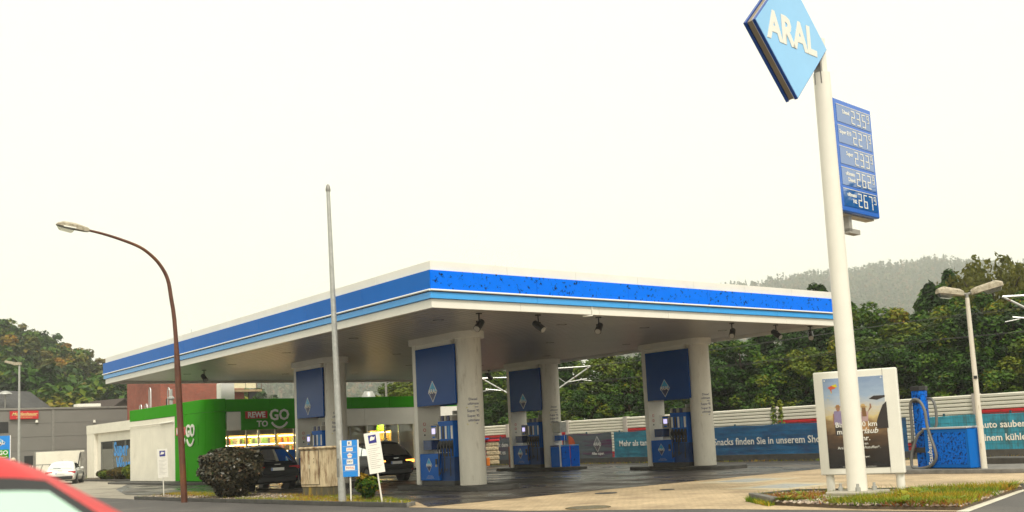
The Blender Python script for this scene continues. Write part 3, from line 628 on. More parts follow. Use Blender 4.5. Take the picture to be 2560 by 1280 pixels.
for y_ in (56.73, 53.87, 51.17, 48.4): k = MB(); k.bb((8.2, y_-.03, .5), (8.28, y_+.03, 2.72)); wp_(k, 'mullion', galvd)
k = MB(); k.text('Super', 1.35, NX((8.23, 53.75, 2.08)), 0, 'LEFT', .045, .003); k.text('Wasch', 1.3, NX((8.23, 53.2, .98)), 0, 'LEFT', .045, .003); wp_(k, 'lettering', mat('letter_blue', (.03, .28, .72), .5, var=.05))
t2 = thing('electric_box', 'slim grey metal box with cables at the corner of the car wash', 'box', (7.75, 59.7, 0))
k = MB(); k.bb((-.15, -.2, .1), (.15, .2, 2.1)); k.build('case', galvd, t2, bevel=.01); k = MB(); k.tube([(-.18, .1, 2), (-.28, .15, 1.3), (-.2, .1, .2)], .035, 6); k.build('cable', black, t2)
t2 = thing('low_wall', 'long low cream wall left of the car wash behind the white car', 'wall', (6.3, 60, 0))
k = MB(); k.bb((-1.8, -.1, 0), (1.6, .1, 2.2)); k.build('wall', plaster, t2); k = MB(); k.bb((-1.8, -.09, 2.2), (1.6, .09, 2.26)); k.build('coping', galvd, t2)
k = MB(); k.bb((-1.95, -.08, .3), (-1.81, .08, 2.25)); k.build('end_post', galvd, t2)
t2 = thing('slatted_rack', 'low rack of white and dark slats behind the white car', 'rack', (3.6, 56.5, 0))
for i in range(16):
    k = MB(); k.box((0, 0, .68), (.05, .03, 1.36)); o = k.build('slat', whitep if i % 3 else galvd, t2); o.location = (i*.16-1.3, 0, 0); o.rotation_euler = (0, R_(18), 0)
k = MB(); k.bb((-1.4, -.03, 1.25), (1.6, .03, 1.3)); k.bb((-1.4, -.03, .2), (1.6, .03, .25)); k.build('rail', galvd, t2)
# grey hall
hall = thing('grey_hall', 'long grey clad commercial hall with a red sign behind the car wash', 'building', (10, 80, 0))
HY = 80
k = MB(); k.bb((-30, .1, 0), (26, 18, 6.25)); k.build('wall', cladding, hall)
k = MB(); k.bb((-30, -.12, 6.25), (26, 18, 6.42)); k.build('parapet_cap', galvd, hall)
xs = [-30, -22, -14, -6.3, .6, 8, 16, 26]
for i in range(5):
    for a, b2 in zip(xs[:-1], xs[1:]):
        k = MB(); k.bb((a+.03, 0, .02+i*1.245), (b2-.03, .1, .02+(i+1)*1.245-.025)); k.build('cladding_panel', cladding, hall, bevel=.004)
for a in xs[1:-1]: k = MB(); k.bb((a-.11, -.05, 0), (a+.11, .06, 6.25)); k.build('cover_strip', galvd, hall)
for px_ in (92, 236):
    p = onY(px_, 1053, 79.9); k = MB(); k.lathe([(.14, 0), (.1, .25)], (p.x-10, -.1, p.z-.12), 10); k.build('wall_lamp', whitep, hall)
p = onY(76, 1149, 79.9); k = MB(); k.bb((p.x-10-.5, -.04, p.z-.6), (p.x-10+.6, .02, p.z+.35)); k.build('window', black, hall)
k = MB(); k.bb((-7, -.03, 4.2), (-3.2, .02, 5.2)); k.build('dark_window', black, hall)
p = onY(60, 1037.5, 79.85)
t2 = thing('hall_sign', 'red sign with yellow Moldenhauer script on the grey hall', 'sign', (p.x, 79.8, p.z))
k = MB(); k.box((0, 0, 0), (2.4, .18, .74)); bd = k.build('board', red, t2)
k = MB(); k.text('Moldenhauer', .40, NY((0, -.1, .08)), bold=.006, shear=.4, ext=.004); k.text('SANITÄR HEIZUNG KLIMA', .12, NY((0, -.1, -.24)), 0, ext=.002); k.prism([(-.6, -.11), (1.05, -.11), (1.05, -.085), (-.6, -.085)], 0, .004, 0, NY((0, -.1, 0))); k.build('lettering', mat('sign_cream', (.75, .62, .25), .5, var=0), t2)
k = MB(); k.box((0, 0, 0), (2.2, 1.4, .5)); o = k.build('roof_skylight', white, bevel=.03); p = onY(218, 1012, 84); o.location = (p.x, 84, 6.62); tag(o, 'white roof light box on the grey hall roof', 'skylight')
# row house with slate roof and brown gable beyond the hall
def gable(name, lb, x, y, wd, dp, eave, ridge, wallm, roofm, rz=0):
    t_ = thing(name, lb, 'house', (x, y, 0), rz)
    k = MB(); k.add([(-wd/2, 0, 0), (wd/2, 0, 0), (wd/2, 0, eave), (0, 0, ridge), (-wd/2, 0, eave), (-wd/2, dp, 0), (wd/2, dp, 0), (wd/2, dp, eave), (0, dp, ridge), (-wd/2, dp, eave)], [(0, 1, 2, 3, 4), (9, 8, 7, 6, 5), (1, 6, 7, 2), (5, 0, 4, 9)]); k.build('wall', wallm, t_)
    for s in (-1, 1):
        k = MB(); e = .35; sl_ = (ridge-eave)/(wd/2)
        a = [(0, -e, ridge+.03), (s*(wd/2+e), -e, eave-sl_*e+.03), (s*(wd/2+e), dp+e, eave-sl_*e+.03), (0, dp+e, ridge+.03)]
        a2 = [(x_, y_, z_+.14) for x_, y_, z_ in a]
        k.add(a+a2, [(0, 1, 2, 3), (4, 7, 6, 5), (0, 4, 5, 1), (1, 5, 6, 2), (2, 6, 7, 3), (3, 7, 4, 0)]); k.build('roof', roofm, t_)
    return t_
p = atd(0, 1010, 118)
h1 = gable('slate_roof_house', 'pale house with dark slate roof behind the grey hall', p.x-2.6, p.y, 14, 8, 5.2, 9.8, mat('house_cream', (.66, .58, .46), .8), slate, R_(-55))
k = MB(); k.bb((.4, -.03, 6.2), (1.3, .02, 7.4)); k.build('window', black, h1); k = MB(); k.bb((-.25, -.05, 6.1), (.0, .02, 6.9)); k.build('yellow_marker', yellowp, h1)
p2 = atd(13, 985, 116); t2 = thing('siren', 'mushroom shaped siren on a short mast above the slate roof', 'siren', (p2.x, p2.y, 0))
k = MB(); k.tube([(0, 0, 6), (0, 0, p2.z)], .08, 8); k.build('mast', galvd, t2); k = MB(); k.lathe([(.75, p2.z-.05), (.7, p2.z+.08), (.3, p2.z+.3), (.05, p2.z+.36)], n=18); k.build('hood', galv, t2, smooth=True)
p = atd(308, 1015, 125); gable('brown_roof_house', 'dark brown gabled roof beyond the grey hall', p.x, p.y, 9.5, 8, p.z-2.0, hgt(308, 995, p)-.2, mat('brown_boards', (.05, .032, .025), .8), browntile, R_(20))
# brick building with balcony
t = thing('brick_building', 'red brick building with a rusty balcony behind the shop roof', 'building', (19.7, 66, 0))
k = MB(); k.bb((-3.9, 0, 0), (3.6, 9, 9.3)); k.build('wall', brick, t); k = MB(); k.bb((-4.05, -.15, 9.3), (3.75, 9.15, 9.6)); k.build('roof', slate, t)
k = MB(); k.tube([(1.5, -.08, 0), (1.5, -.08, 9.3)], .09, 8); k.build('downpipe', mat('pipe_brown', (.09, .06, .04), .7), t)
k = MB(); k.bb((-3.45, -.02, 4.0), (-3.35, .02, 6.3)); k.build('vent_slit', black, t)
bal = MB(); bal.bb((2.1, -1.3, 6.75), (4.75, .0, 6.95)); bal = bal.build('balcony', mat('balcony_rust', (.30, .22, .13), .8, var=.3, vs_=3), t)
for a, b2 in ((2.1, 3.2), (3.25, 4.2)):
    k = MB(); k.bb((a, -1.3, 7.05), (b2-.02, -1.26, 7.75)); k.build('balcony_board', mat('balcony_cream', (.70, .62, .42), .6), bal)
k = MB(); k.tube([(2.1, -1.28, 7.85), (4.7, -1.28, 7.85), (4.7, 0, 7.85)], .03, 6); k.tube([(4.7, -1.28, 6.9), (4.7, -1.28, 7.85)], .03, 6); k.tube([(4.25, -1.28, 6.9), (4.25, -1.28, 7.85)], .025, 6); k.build('balcony_rail', rust, bal)
k = MB(); k.add([(3.6, -1.1, 6.75), (4.5, -1.1, 6.75), (3.6, -1.1, 6.0), (3.6, -.9, 6.75), (4.5, -.9, 6.75), (3.6, -.9, 6.0)], [(0, 2, 1), (3, 4, 5), (0, 1, 4, 3), (1, 2, 5, 4), (2, 0, 3, 5)]); k.build('bracket', black, bal)

# ================================================================ FENCE, SOUND BARRIER, RAILWAY
FXp = 22.
fence = thing('banner_fence', 'long mesh fence hung with faded blue advertising banners', 'fence', (FXp, 12, 0))
k = MB(); k.bb((-.15, -22, 0), (.15, 22, .30)); k.build('base_kerb', kerbdk, fence)
fteal = mat('banner_teal', (.035, .24, .34), .6, var=.35, vs_=1.2, dirt=(.02, .07, .14), dirt_s=.8, dirt_lo=.45, dirt_hi=.7, stretch=(1, 1, 2.5))
fblue = mat('banner_blue', (.018, .13, .30), .6, var=.3, vs_=1.2, dirt=(.03, .06, .16), dirt_s=.8, dirt_lo=.45, dirt_hi=.7, stretch=(1, 1, 3))
fgrey = mat('banner_grey', (.10, .115, .13), .65, var=.25, vs_=1.5, dirt=(.10, .02, .08), dirt_s=.9, dirt_lo=.5, dirt_hi=.62, stretch=(1, .3, 4))
fcyan = mat('banner_cyan', (.03, .30, .44), .6, var=.25, vs_=1.2, dirt=(.04, .14, .17), dirt_s=1.3, dirt_lo=.5, dirt_hi=.65, stretch=(1, 2, .8))
def fy(px_): return onX(px_, 1090, FXp).y
bans = [(fy(1232)+.35, fy(1303)-1.2, fgrey), (fy(1408), fy(1530), fgrey), (fy(1536), fy(1640)-.8, fteal), (fy(1760)+.6, fy(2070)-.9, fblue), (fy(2247)+.5, fy(2270), fblue), (fy(2290), fy(2445), fcyan), (fy(2447), -11.5, fcyan)]
for (a, b2, m_) in bans:
    n = max(1, round((a-b2)/2.5))
    k = MB(); nx_, nz_ = 14, 5
    for i in range(nx_+1):
        for j in range(nz_+1):
            yy = a+(b2-a)*i/nx_; zz = .27+1.3*j/nz_; k.v.append((-.045+.012*math.sin(yy*5.1+zz*3)+.008*math.sin(yy*13), yy-12, zz+.012*math.sin(yy*2.3)))
    for i in range(nx_):
        for j in range(nz_): q = i*(nz_+1)+j; k.f.append((q, q+nz_+1, q+nz_+2, q+1)); k.m.append(0)
    k.build('banner', m_, fence, smooth=True)
y_ = 34.
while y_ > -10.5:
    k = MB(); k.bb((-.03, -.03, 0), (.03, .03, 1.66)); o = k.build('fence_post', mat('post_petrol', (.015, .07, .10), .5), fence); o.location = (.06, y_-12, 0); 
    y_ -= 2.5
wires = MB()
for z in np.arange(.3, 1.62, .2): wires.tube([(-.062, -22, z), (-.062, 22, z)], .0045, 4, cap=False)
for z in np.arange(.3, 1.62, .1): wires.tube([(.0, -22, z), (.0, 22, z)], .004, 4, cap=False)
for y_ in np.arange(-22, 22, .1): wires.quad((-.056, y_, .26), (-.056, y_+.006, .26), (-.056, y_+.006, 1.6), (-.056, y_, 1.6))
o = wires.build('mesh_wires', mat('mesh_wire', (.02, .09, .12), .5), fence); o['kind'] = 'stuff'
def btxt(s, size, px_, z, m_=textdim, align='LEFT'):
    y0 = onX(px_, 1090, FXp).y; ws = s.split()
    for i in range(len(ws)):
        k = MB(); dx = MB().width(' '.join(ws[:i+1]), size, .006, .001)-MB().width(ws[i], size, .006, .001); k.text(ws[i], size, NX((-.075, y0-12-dx, z)), 0, 'LEFT', .006, .001); k.build('banner_lettering', m_, fence)
btxt('Mit dem', .36, 1240, 1.15); btxt('gibt es', .36, 1240, .72)
btxt('Alles super.', .2, 1480, .52); btxt('Mehr als tanken', .40, 1549, .98, textwhite); btxt('Snacks finden Sie in unserem Shop', .43, 1786, .88, textwhite); btxt('Auto sauber, bei', .34, 2451, 1.18, textwhite); btxt('einem kühlen Drink', .34, 2452, .72, textwhite)
k = MB(); y0 = onX(1496, 1110, FXp).y; diamond(k, NX((-.075, y0-12, 1.0)), .30, .42); k.build('banner_logo', [textdim, mat('faded_grey', (.16, .17, .18), .6), mat('faded_grey2', (.09, .08, .10), .6), textdim], fence)
k = MB(); y0 = onX(1425, 1120, FXp).y; k.prism([(.55*math.cos(a), .62*math.sin(a)) for a in [math.pi*i/12-math.pi/2 for i in range(13)]], 0, .002, 0, NX((-.07, y0-12, .88))); k.build('orange_print', mat('print_orange_dull', (.45, .07, .015), .6, var=.2), fence)
# sound barrier
bar = thing('sound_barrier', 'long railway noise barrier of cream slats with red sections', 'barrier', (25.2, 12, 0))
ypx = [onX(px_, 1050, 25.2).y for px_ in (1270, 1419, 1565, 1700, 1940, 2150, 2446)]
posts = [46, 39.5]+ypx+[ypx[-1]-6.2, ypx[-1]-12.4]
cream = mat('barrier_cream', (.70, .66, .56), .55, var=.1, vs_=2, dirt=(.40, .36, .28), dirt_s=2.5, dirt_lo=.55, dirt_hi=.8, stretch=(1, .2, 3))
slm = {}
reds = {0: 1, 1: 1, 2: 1, 3: 0, 4: 1, 5: 0, 6: 1, 7: 0, 8: 1, 9: 1}
for i, (a, b2) in enumerate(zip(posts[:-1], posts[1:])):
    Ln = a-b2-.2
    for r_ in range(15):
        z = .06+r_*.154; isr = (r_ < 11 if reds.get(i, 0) else r_ < 3)
        k = MB(); k.add([(0, -Ln/2, 0), (-.05, -Ln/2, .025), (-.05, -Ln/2, .105), (0, -Ln/2, .14), (.08, -Ln/2, .14), (.08, -Ln/2, 0), (0, Ln/2, 0), (-.05, Ln/2, .025), (-.05, Ln/2, .105), (0, Ln/2, .14), (.08, Ln/2, .14), (.08, Ln/2, 0)], [(5, 4, 3, 2, 1, 0), (6, 7, 8, 9, 10, 11)]+[(j, (j+1) % 6, (j+1) % 6+6, j+6) for j in range(6)])
        o = k.build('slat', redbar if isr else cream, bar); o.location = (0, (a+b2)/2-12, z)
for y_ in posts: k = MB(); k.bb((-.12, -.13, 0), (.16, .13, 2.4)); o = k.build('post', mat('barrier_post', (.42, .38, .34), .7, var=.1), bar); o.location = (0, y_-12, 0)
k = MB()
# catenary masts, cantilevers and wires
def catenary(loc, sides, lb, mast=True, rz=0.):
    t_ = thing('catenary_mast', lb, 'mast', (loc[0], loc[1], 0), rz, 'railway catenary masts')
    k = MB(); k.bb((-.14, -.14, 0), (.14, .14, 7.6)); k.build('mast', galvd, t_)
    for s in sides:
        T = (s*3.2, 0, 6.2)
        k = MB(); k.tube([(s*.15, 0, 6.15), T], .045, 8); k.tube([(s*.15, 0, 4.3), T], .05, 8); k.tube([(s*1.45, 0, 5.15), (s*2.9, 0, 5.35)], .035, 8); k.tube([(s*.2, 0, 6.1), (s*1.45, 0, 5.1)], .018, 6); k.tube([(s*2.55, 0, 5.28), (s*3.2, 0, 5.18)], .018, 6); k.build('cantilever', mat('alu_tube', (.55, .55, .53), .35, .6, var=.1), t_, smooth=True)
        k = MB()
        for u in (.62, .92):
            q = V((s*.15, 0, 4.3)).lerp(V(T), u); k.box(q, (.1, .09, .1))
        k.build('clamp', rust, t_)
    return t_
P1_ = onX(1392, 1075, 31.5)
rzc = 0.0
catenary((P1_.x-.3, P1_.y+.6), (1,), 'railway mast behind the farther pump portal with its arm to the right', rz=R_(-40))
catenary((P1_.x+3.6, P1_.y+8.0), (-1,), 'railway mast behind the farther pump portal with its arm to the left', rz=R_(-32))
q = atd(2500, 716, 41); t_ = catenary((q.x+2.3, q.y-2.3), (-1,), 'railway mast just outside the right edge with its arm in view', rz=R_(-45))
for i, (dx, z, lb) in enumerate(((0, 6.1, 'topmost overhead railway wire before the trees'), (.1, 5.15, 'overhead railway contact wire before the trees'), (2.6, 6.4, 'far upper overhead railway wire'), (2.8, 5.3, 'lowest far overhead railway wire'))):
    k = MB(); pts = [(30.5+dx, y_, z-.25*math.sin(math.pi*((y_+40) % 45)/45)) for y_ in range(-40, 140, 9)]; k.tube(pts, .008, 4); o = k.build('overhead_wire', dkgrey); tag(o, lb, 'wire', 'overhead railway wires')
p = atd(675, 1000, 95); t_ = thing('lattice_mast', 'thin lattice railway mast seen between canopy and shop roof', 'mast', (p.x, p.y, 0))
k = MB()
for sx in (-.17, .17):
    for sy in (-.17, .17): k.tube([(sx, sy, 0), (sx, sy, 11)], .03, 4)
for i in range(22):
    z = i*.5; s = 1 if i % 2 else -1; k.tube([(-.17*s, -.17, z), (.17*s, -.17, z+.5)], .018, 4); k.tube([(-.17*s, .17, z), (.17*s, .17, z+.5)], .018, 4)
k.build('lattice', galvd, t_)
p = atd(966, 1000, 80); t_ = thing('railway_post', 'slim post with insulators behind the shop roof', 'post', (p.x, p.y, 0)); k = MB(); k.tube([(0, 0, 0), (0, 0, 6.9)], .09, 8); k.build('shaft', galvd, t_)
k = MB(); k.box((0, 0, 6.75), (1.0, .1, .1)); k.box((-.45, 0, 6.95), (.12, .1, .4)); k.box((.1, 0, 6.95), (.12, .1, .4)); k.build('crossarm', dkgrey, t_)

# ================================================================ PYLON SIGN
pyl = thing('price_pylon', 'tall white pylon with blue diamond sign and fuel price board', 'pylon', (3.89, -9.24, 0), R_(5.3))
k = MB(); k.lathe([(.195, .18), (.185, 4), (.17, 8.85)], n=28); k.build('pole', mat('pole_white', (.80, .76, .68), .4, var=.05, vs_=1, dirt=(.3, .24, .16), dirt_s=14, dirt_lo=.70, dirt_hi=.74), pyl, smooth=True)
k = MB(); k.tube([(.02, 0, 8.85), (.02, 0, 9.6)], .11, 16); k.build('upper_tube', whitep, pyl, smooth=True)
k = MB(); k.bb((-.16, -.08, 8.6), (-.1, .08, 9.2)); k.build('sign_bracket', galvd, pyl)
k = MB(); k.prism([(-.72, -.75), (.72, -.75), (.8, .6), (-.72, .6)], -.02, .12); k.prism([(-.46, -.46), (.46, -.46), (.46, .46), (-.46, .46)], .12, .19); k.build('footing', concrete, pyl, bevel=.02)
for a in (30, 120, 210, 300):
    k = MB(); k.lathe([(.05, 0), (.05, .08), (.028, .08), (.028, .15)], (.32*math.cos(R_(a)), .32*math.sin(R_(a)), .19), 6); k.build('anchor_bolt', galv, pyl)
cx, cz = -1.29, 9.344; DW, DH = 1.335, 1.33
def dia(hw, hh): return [(0, hh), (-hw, 0), (0, -hh), (hw, 0)]
Mb = frame((cx, -.01, cz), (1, 0, 0), (0, 0, 1))
k = MB(); k.prism(dia(DW*.98, DH*.98), -.06, .06, 0, Mb); dm = k.build('diamond_case', mat('case_taupe', (.25, .20, .145), .6, var=.1), pyl, bevel=.006)
for s in (1, -1):
    k = MB(); k.prism(dia(DW*1.0, DH*1.0), .072, .132, 0, Mb) if s > 0 else k.prism(dia(DW, DH), -.132, -.072, 0, Mb); k.build('diamond_shell', mat('shell_blue', (.005, .06, .33), .3, var=.05), dm)
k = MB(); k.prism(dia(DW*1.0, DH*1.0), .062, .070, 0, Mb); k.build('diamond_rim', whitep, dm)
facem = mat('diamond_face', (.22, .54, .90), .12, var=.04, vs_=.8, coat=.6)
k = MB(); k.prism(dia(DW*.985, DH*.985), .133, .139, 0, Mb); fc = k.build('diamond_face', facem, dm)
k = MB(); k.text('ARAL', .80, frame((cx-.02, -.154, cz), (1, 0, 0), (0, 0, 1)), bold=.032, ext=.004, sx=.92); k.build('lettering', textwhite, fc)
# price board
PXL, PXR, PZB, PZT = .245, 1.87, 5.94, 8.38
k = MB(); k.bb((PXL-.02, -.03, PZB-.03), (PXR-.02, .17, PZT+.04)); k.bb((PXL-.12, .02, 6.2), (PXL, .12, 6.32)); k.bb((PXL-.12, .02, 7.9), (PXL, .12, 8.02)); pb = k.build('price_case', mat('case_cream', (.55, .48, .38), .6, var=.15), pyl, bevel=.006)
k = MB(); k.bb((PXL, -.16, PZB), (PXR, -.035, PZT)); k.build('price_frame', mat('price_blue', (.006, .13, .60), .25, var=.05, coat=.4), pb, bevel=.02)
rows = (('Diesel', '', '235', 0), ('Super E10', '', '227', 0), ('Super', '', '233', 0), ('ultimate', 'Diesel', '262', 0), ('ultimate', '102', '267', 0))
rh = (PZT-PZB-.16)/5
SEG = {'0': 'abcdef', '1': 'bc', '2': 'abged', '3': 'abgcd', '4': 'fgbc', '5': 'afgcd', '6': 'afgedc', '7': 'abc', '8': 'abcdefg', '9': 'abfgcd'}
def seven(mb, ch, Mx, w_, h_, th):
    R = {'a': (-w_/2, h_/2-th, w_/2, h_/2), 'g': (-w_/2, -th/2, w_/2, th/2), 'd': (-w_/2, -h_/2, w_/2, -h_/2+th), 'b': (w_/2-th, 0, w_/2, h_/2), 'c': (w_/2-th, -h_/2, w_/2, 0), 'f': (-w_/2, 0, -w_/2+th, h_/2), 'e': (-w_/2, -h_/2, -w_/2+th, 0)}
    for i, s in enumerate(SEG[ch]):
        x0, y0, x1, y1 = R[s]; g_ = .006
        mb.prism([(x0+g_, y0+g_), (x1-g_, y0+g_), (x1-g_, y1-g_), (x0+g_, y1-g_)], 0, .004+.0006*i, 0, Mx)
rowm = mat('price_row_glass', (.012, .12, .42), .03, var=.05, vs_=.7)
rowm.node_tree.nodes['Principled BSDF'].inputs['IOR'].default_value = 3.0
for i, (n1, n2, dg, _) in enumerate(rows):
    zc = PZT-.08-rh*(i+.5)
    k = MB(); k.bb((PXL+.1, -.168, zc-rh/2+.035), (PXR-.08, -.158, zc+rh/2-.05)); rw = k.build('price_row', rowm, pb)
    k = MB(); k.bb((PXL+.1, -.172, zc+rh/2-.048), (PXR-.08, -.158, zc+rh/2-.036)); k.build('row_edge', whitep, pb)
    for q, ch in enumerate(dg): k = MB(); seven(k, ch, NY((PXL+.78+q*.235, -.17, zc-.01)), .16, .31, .036); k.build('price_digit', textwhite, rw)
    k = MB(); seven(k, '9', NY((PXL+.78+3*.235-.045, -.17, zc+.06)), .10, .19, .027); k.build('price_digit', textwhite, rw)
    k = MB()
    if n2: k.text(n1, .115, NY((PXL+.64, -.17, zc+.07)), 0, 'RIGHT', .003, .002); k.text(n2, .115, NY((PXL+.64, -.17, zc-.06)), 0, 'RIGHT', .003, .002)
    else: k.text(n1, .12, NY((PXL+.64, -.17, zc+.05)), 0, 'RIGHT', .003, .002)
    k.build('grade_lettering', textwhite, rw)
k = MB(); k.bb((PXL+.5, -.02, PZB-.36), (PXL+.62, .14, PZB-.03)); k.bb((PXL+.5, -.02, PZB-.4), (PXL+.95, .14, PZB-.3)); k.build('lower_bracket', grey, pb)

pb.location.y = .09
# ================================================================ POSTER BOARD
A = gp(2078, 1243); B = gp(2254, 1240); A.z = B.z = 0
d = (B-A).normalized(); PW = (B-A).length; nrm = V((d.y, -d.x, 0)); nrm = -nrm if nrm.dot(CAM-A) < 0 else nrm
mid = (A+B)/2
bd = thing('poster_board', 'white framed poster board with beach holiday advert behind the pylon', 'billboard', (mid.x, mid.y, 0), math.atan2(d.y, d.x))
# local: x along board to the right, -y towards the viewer
for s in (-1, 1): k = MB(); k.tube([(s*PW/2, .08, 0), (s*PW/2, .08, 2.55)], .085, 14); k.build('post', whitep, bd, smooth=True)
k = MB(); k.bb((-PW/2-.16, -.06, .46), (PW/2+.12, .14, 2.64)); fr = k.build('frame', whitep, bd, bevel=.02)
k = MB(); k.bb((PW/2-.16, -.066, .47), (PW/2-.152, -.058, 2.63)); k.build('frame_joint', galvd, fr)
W2, ZB_, ZT_ = PW/2-.03, .60, 2.49
def gradmat(name, z0, z1, stops, rough=.25):
    m = bpy.data.materials.new(name); m.use_nodes = True; N = m.node_tree.nodes; L = m.node_tree.links; b = N['Principled BSDF']; b.inputs['Roughness'].default_value = rough
    g_ = N.new('ShaderNodeNewGeometry'); s = N.new('ShaderNodeSeparateXYZ'); L.new(g_.outputs['Position'], s.inputs[0]); r = N.new('ShaderNodeMapRange'); r.inputs['From Min'].default_value = z0; r.inputs['From Max'].default_value = z1; L.new(s.outputs[2], r.inputs[0])
    n_ = N.new('ShaderNodeTexNoise'); n_.inputs['Scale'].default_value = 3; n_.inputs['Detail'].default_value = 6; mp = N.new('ShaderNodeMapping'); mp.inputs['Scale'].default_value = (1.5, 1.5, 4); L.new(g_.outputs['Position'], mp.inputs[0]); L.new(mp.outputs[0], n_.inputs['Vector'])
    ad = N.new('ShaderNodeMath'); ad.operation = 'MULTIPLY_ADD'; ad.inputs[1].default_value = .22; ad.inputs[2].default_value = -.11; L.new(n_.outputs['Fac'], ad.inputs[0]); a2 = N.new('ShaderNodeMath'); L.new(r.outputs[0], a2.inputs[0]); L.new(ad.outputs[0], a2.inputs[1])
    cr = N.new('ShaderNodeValToRGB'); el = cr.color_ramp.elements; el[0].position = stops[0][0]; el[0].color = stops[0][1]+(1,); el[1].position = stops[-1][0]; el[1].color = stops[-1][1]+(1,)
    for p_, c_ in stops[1:-1]: e = el.new(p_); e.color = c_+(1,)
    L.new(a2.outputs[0], cr.inputs[0]); L.new(cr.outputs[0], b.inputs['Base Color']); return m
pm = gradmat('poster_print', ZB_, ZT_, [(0, (.012, .012, .014)), (.2, (.03, .022, .018)), (.36, (.10, .055, .028)), (.50, (.30, .19, .09)), (.57, (.62, .48, .22)), (.66, (.55, .52, .46)), (.8, (.33, .42, .56)), (1, (.22, .30, .46))])
k = MB(); k.bb((-W2, -.068, ZB_), (W2-.12, -.061, ZT_)); po = k.build('poster', pm, bd)
PC = -.06
def P2(x, z): return frame((x, -.0735, z), (1, 0, 0), (0, 0, 1))
def flat(name, polys, m, lay=0):
    k = MB()
    for pl in polys: k.prism(pl, 0, .0008, 0, frame((0, -.0692-.001*lay, 0), (1, 0, 0), (0, 0, 1)))
    return k.build(name, m, po)
skin = mat('print_skin', (.30, .15, .09), .5, var=.1); shirt = mat('print_lilac', (.25, .20, .33), .5, var=.2); dkp = mat('print_dark', (.03, .022, .02), .5); pink = mat('print_pink', (.45, .30, .30), .5, var=.15); tan_ = mat('print_tan', (.38, .20, .08), .5, var=.15)
def ell(cx_, cz_, a, b, n=14): return [(cx_+a*math.cos(2*math.pi*i/n), cz_+b*math.sin(2*math.pi*i/n)) for i in range(n)]
mx_ = -.40
flat('printed_man_shirt', [[(mx_-.09, 1.50), (mx_+.09, 1.50), (mx_+.12, 1.72), (mx_+.10, 1.80), (mx_-.08, 1.80), (mx_-.11, 1.72)]], shirt, 1)
flat('printed_man_skin', [ell(mx_, 1.85, .04, .06), [(mx_-.11, 1.74), (mx_-.085, 1.74), (mx_-.10, 1.52), (mx_-.125, 1.50)], [(mx_+.11, 1.74), (mx_+.085, 1.74), (mx_+.11, 1.52), (mx_+.13, 1.52)]], skin, 2)
flat('printed_man_hat', [ell(mx_, 1.885, .065, .014), [(mx_-.04, 1.885), (mx_+.04, 1.885), (mx_+.032, 1.93), (mx_-.032, 1.93)]], tan_, 3)
flat('printed_man_trousers', [[(mx_-.085, 1.28), (mx_-.01, 1.28), (mx_, 1.4), (mx_+.02, 1.28), (mx_+.09, 1.28), (mx_+.09, 1.51), (mx_-.09, 1.51)]], dkp, 1)
wx_ = .12
flat('printed_woman_top', [[(wx_-.07, 1.55), (wx_+.07, 1.55), (wx_+.09, 1.76), (wx_-.08, 1.76)]], pink, 1)
flat('printed_woman_skirt', [[(wx_-.07, 1.36), (wx_+.08, 1.36), (wx_+.075, 1.56), (wx_-.075, 1.56)]], tan_, 1)
flat('printed_woman_skin', [ell(wx_, 1.82, .035, .05), [(wx_+.07, 1.74), (wx_+.09, 1.76), (wx_+.16, 1.84), (wx_+.15, 1.92), (wx_+.125, 1.92), (wx_+.125, 1.85)], [(wx_-.08, 1.74), (wx_-.1, 1.6), (wx_-.08, 1.6), (wx_-.06, 1.72)]], skin, 2)
flat('printed_woman_hat', [ell(wx_-.01, 1.86, .08, .016), ell(wx_-.01, 1.885, .045, .04)], mat('print_straw', (.55, .36, .15), .5), 3)
flat('printed_woman_hair', [[(wx_-.035, 1.84), (wx_+.035, 1.84), (wx_+.05, 1.66), (wx_-.04, 1.66)]], mat('print_hair', (.20, .10, .04), .5), 3)
flat('printed_car', [[(.36, 1.40), (.58, 1.40), (.58, 1.95), (.50, 1.88), (.40, 1.66), (.36, 1.55)], [(.24, 2.02), (.34, 2.08), (.56, 2.08), (.56, 2.04), (.40, 1.99)]], dkp, 1)
flat('printed_kite', [[(-.58, 2.30), (-.50, 2.34), (-.40, 2.36), (-.42, 2.28), (-.50, 2.26), (-.50, 2.18), (-.53, 2.26)]], mat('print_kite_red', (.6, .09, .03), .5), 1)
flat('printed_kite_yellow', [[(-.50, 2.34), (-.40, 2.37), (-.38, 2.30), (-.44, 2.31)], [(-.53, 2.24), (-.50, 2.18), (-.515, 2.17)], [(-.56, 2.1), (-.55, 2.13), (-.565, 2.13)], [(-.59, 2.03), (-.58, 2.06), (-.60, 2.06)]], yellowp, 2)
for (tx, sz, xx, zz, bo_, sh_) in (('Bis zu 900 km', .15, PC, 1.50, .002, 0), ('mehr', .15, PC-.24, 1.355, .002, 0), ('Urlaub', .17, PC+.19, 1.36, .001, .35), ('pro Jahr.', .15, PC, 1.21, .002, 0), ('Mit unseren', .08, PC+.02, 1.10, 0, 0), ('Aral ultimate Kraftstoffen*.', .078, PC+.02, 1.02, 0, 0), ('Alles super.', .055, PC+.1, .83, 0, 0), ('* Bei regelmäßiger Betankung im Vergleich, Angaben beruhen auf Messungen', .022, PC, .625, 0, 0)):
    k = MB(); k.text(tx, sz, P2(xx, zz), bold=bo_, shear=sh_, ext=.0006); k.build('lettering', textwhite, po)
flat('printed_swoosh', [[(PC-.22, .95), (PC-.06, .99), (PC-.08, .97), (PC-.2, .93)]], yellowp, 2)
for s in (-1, 1): k = MB(); k.lathe([(.018, 0), (.018, .004)], n=10); o = k.build('poster_pin', silver, po); o.matrix_local = frame((s*(W2-.1)-.06, -.07, ZT_-.04), (1, 0, 0), (0, 0, 1))

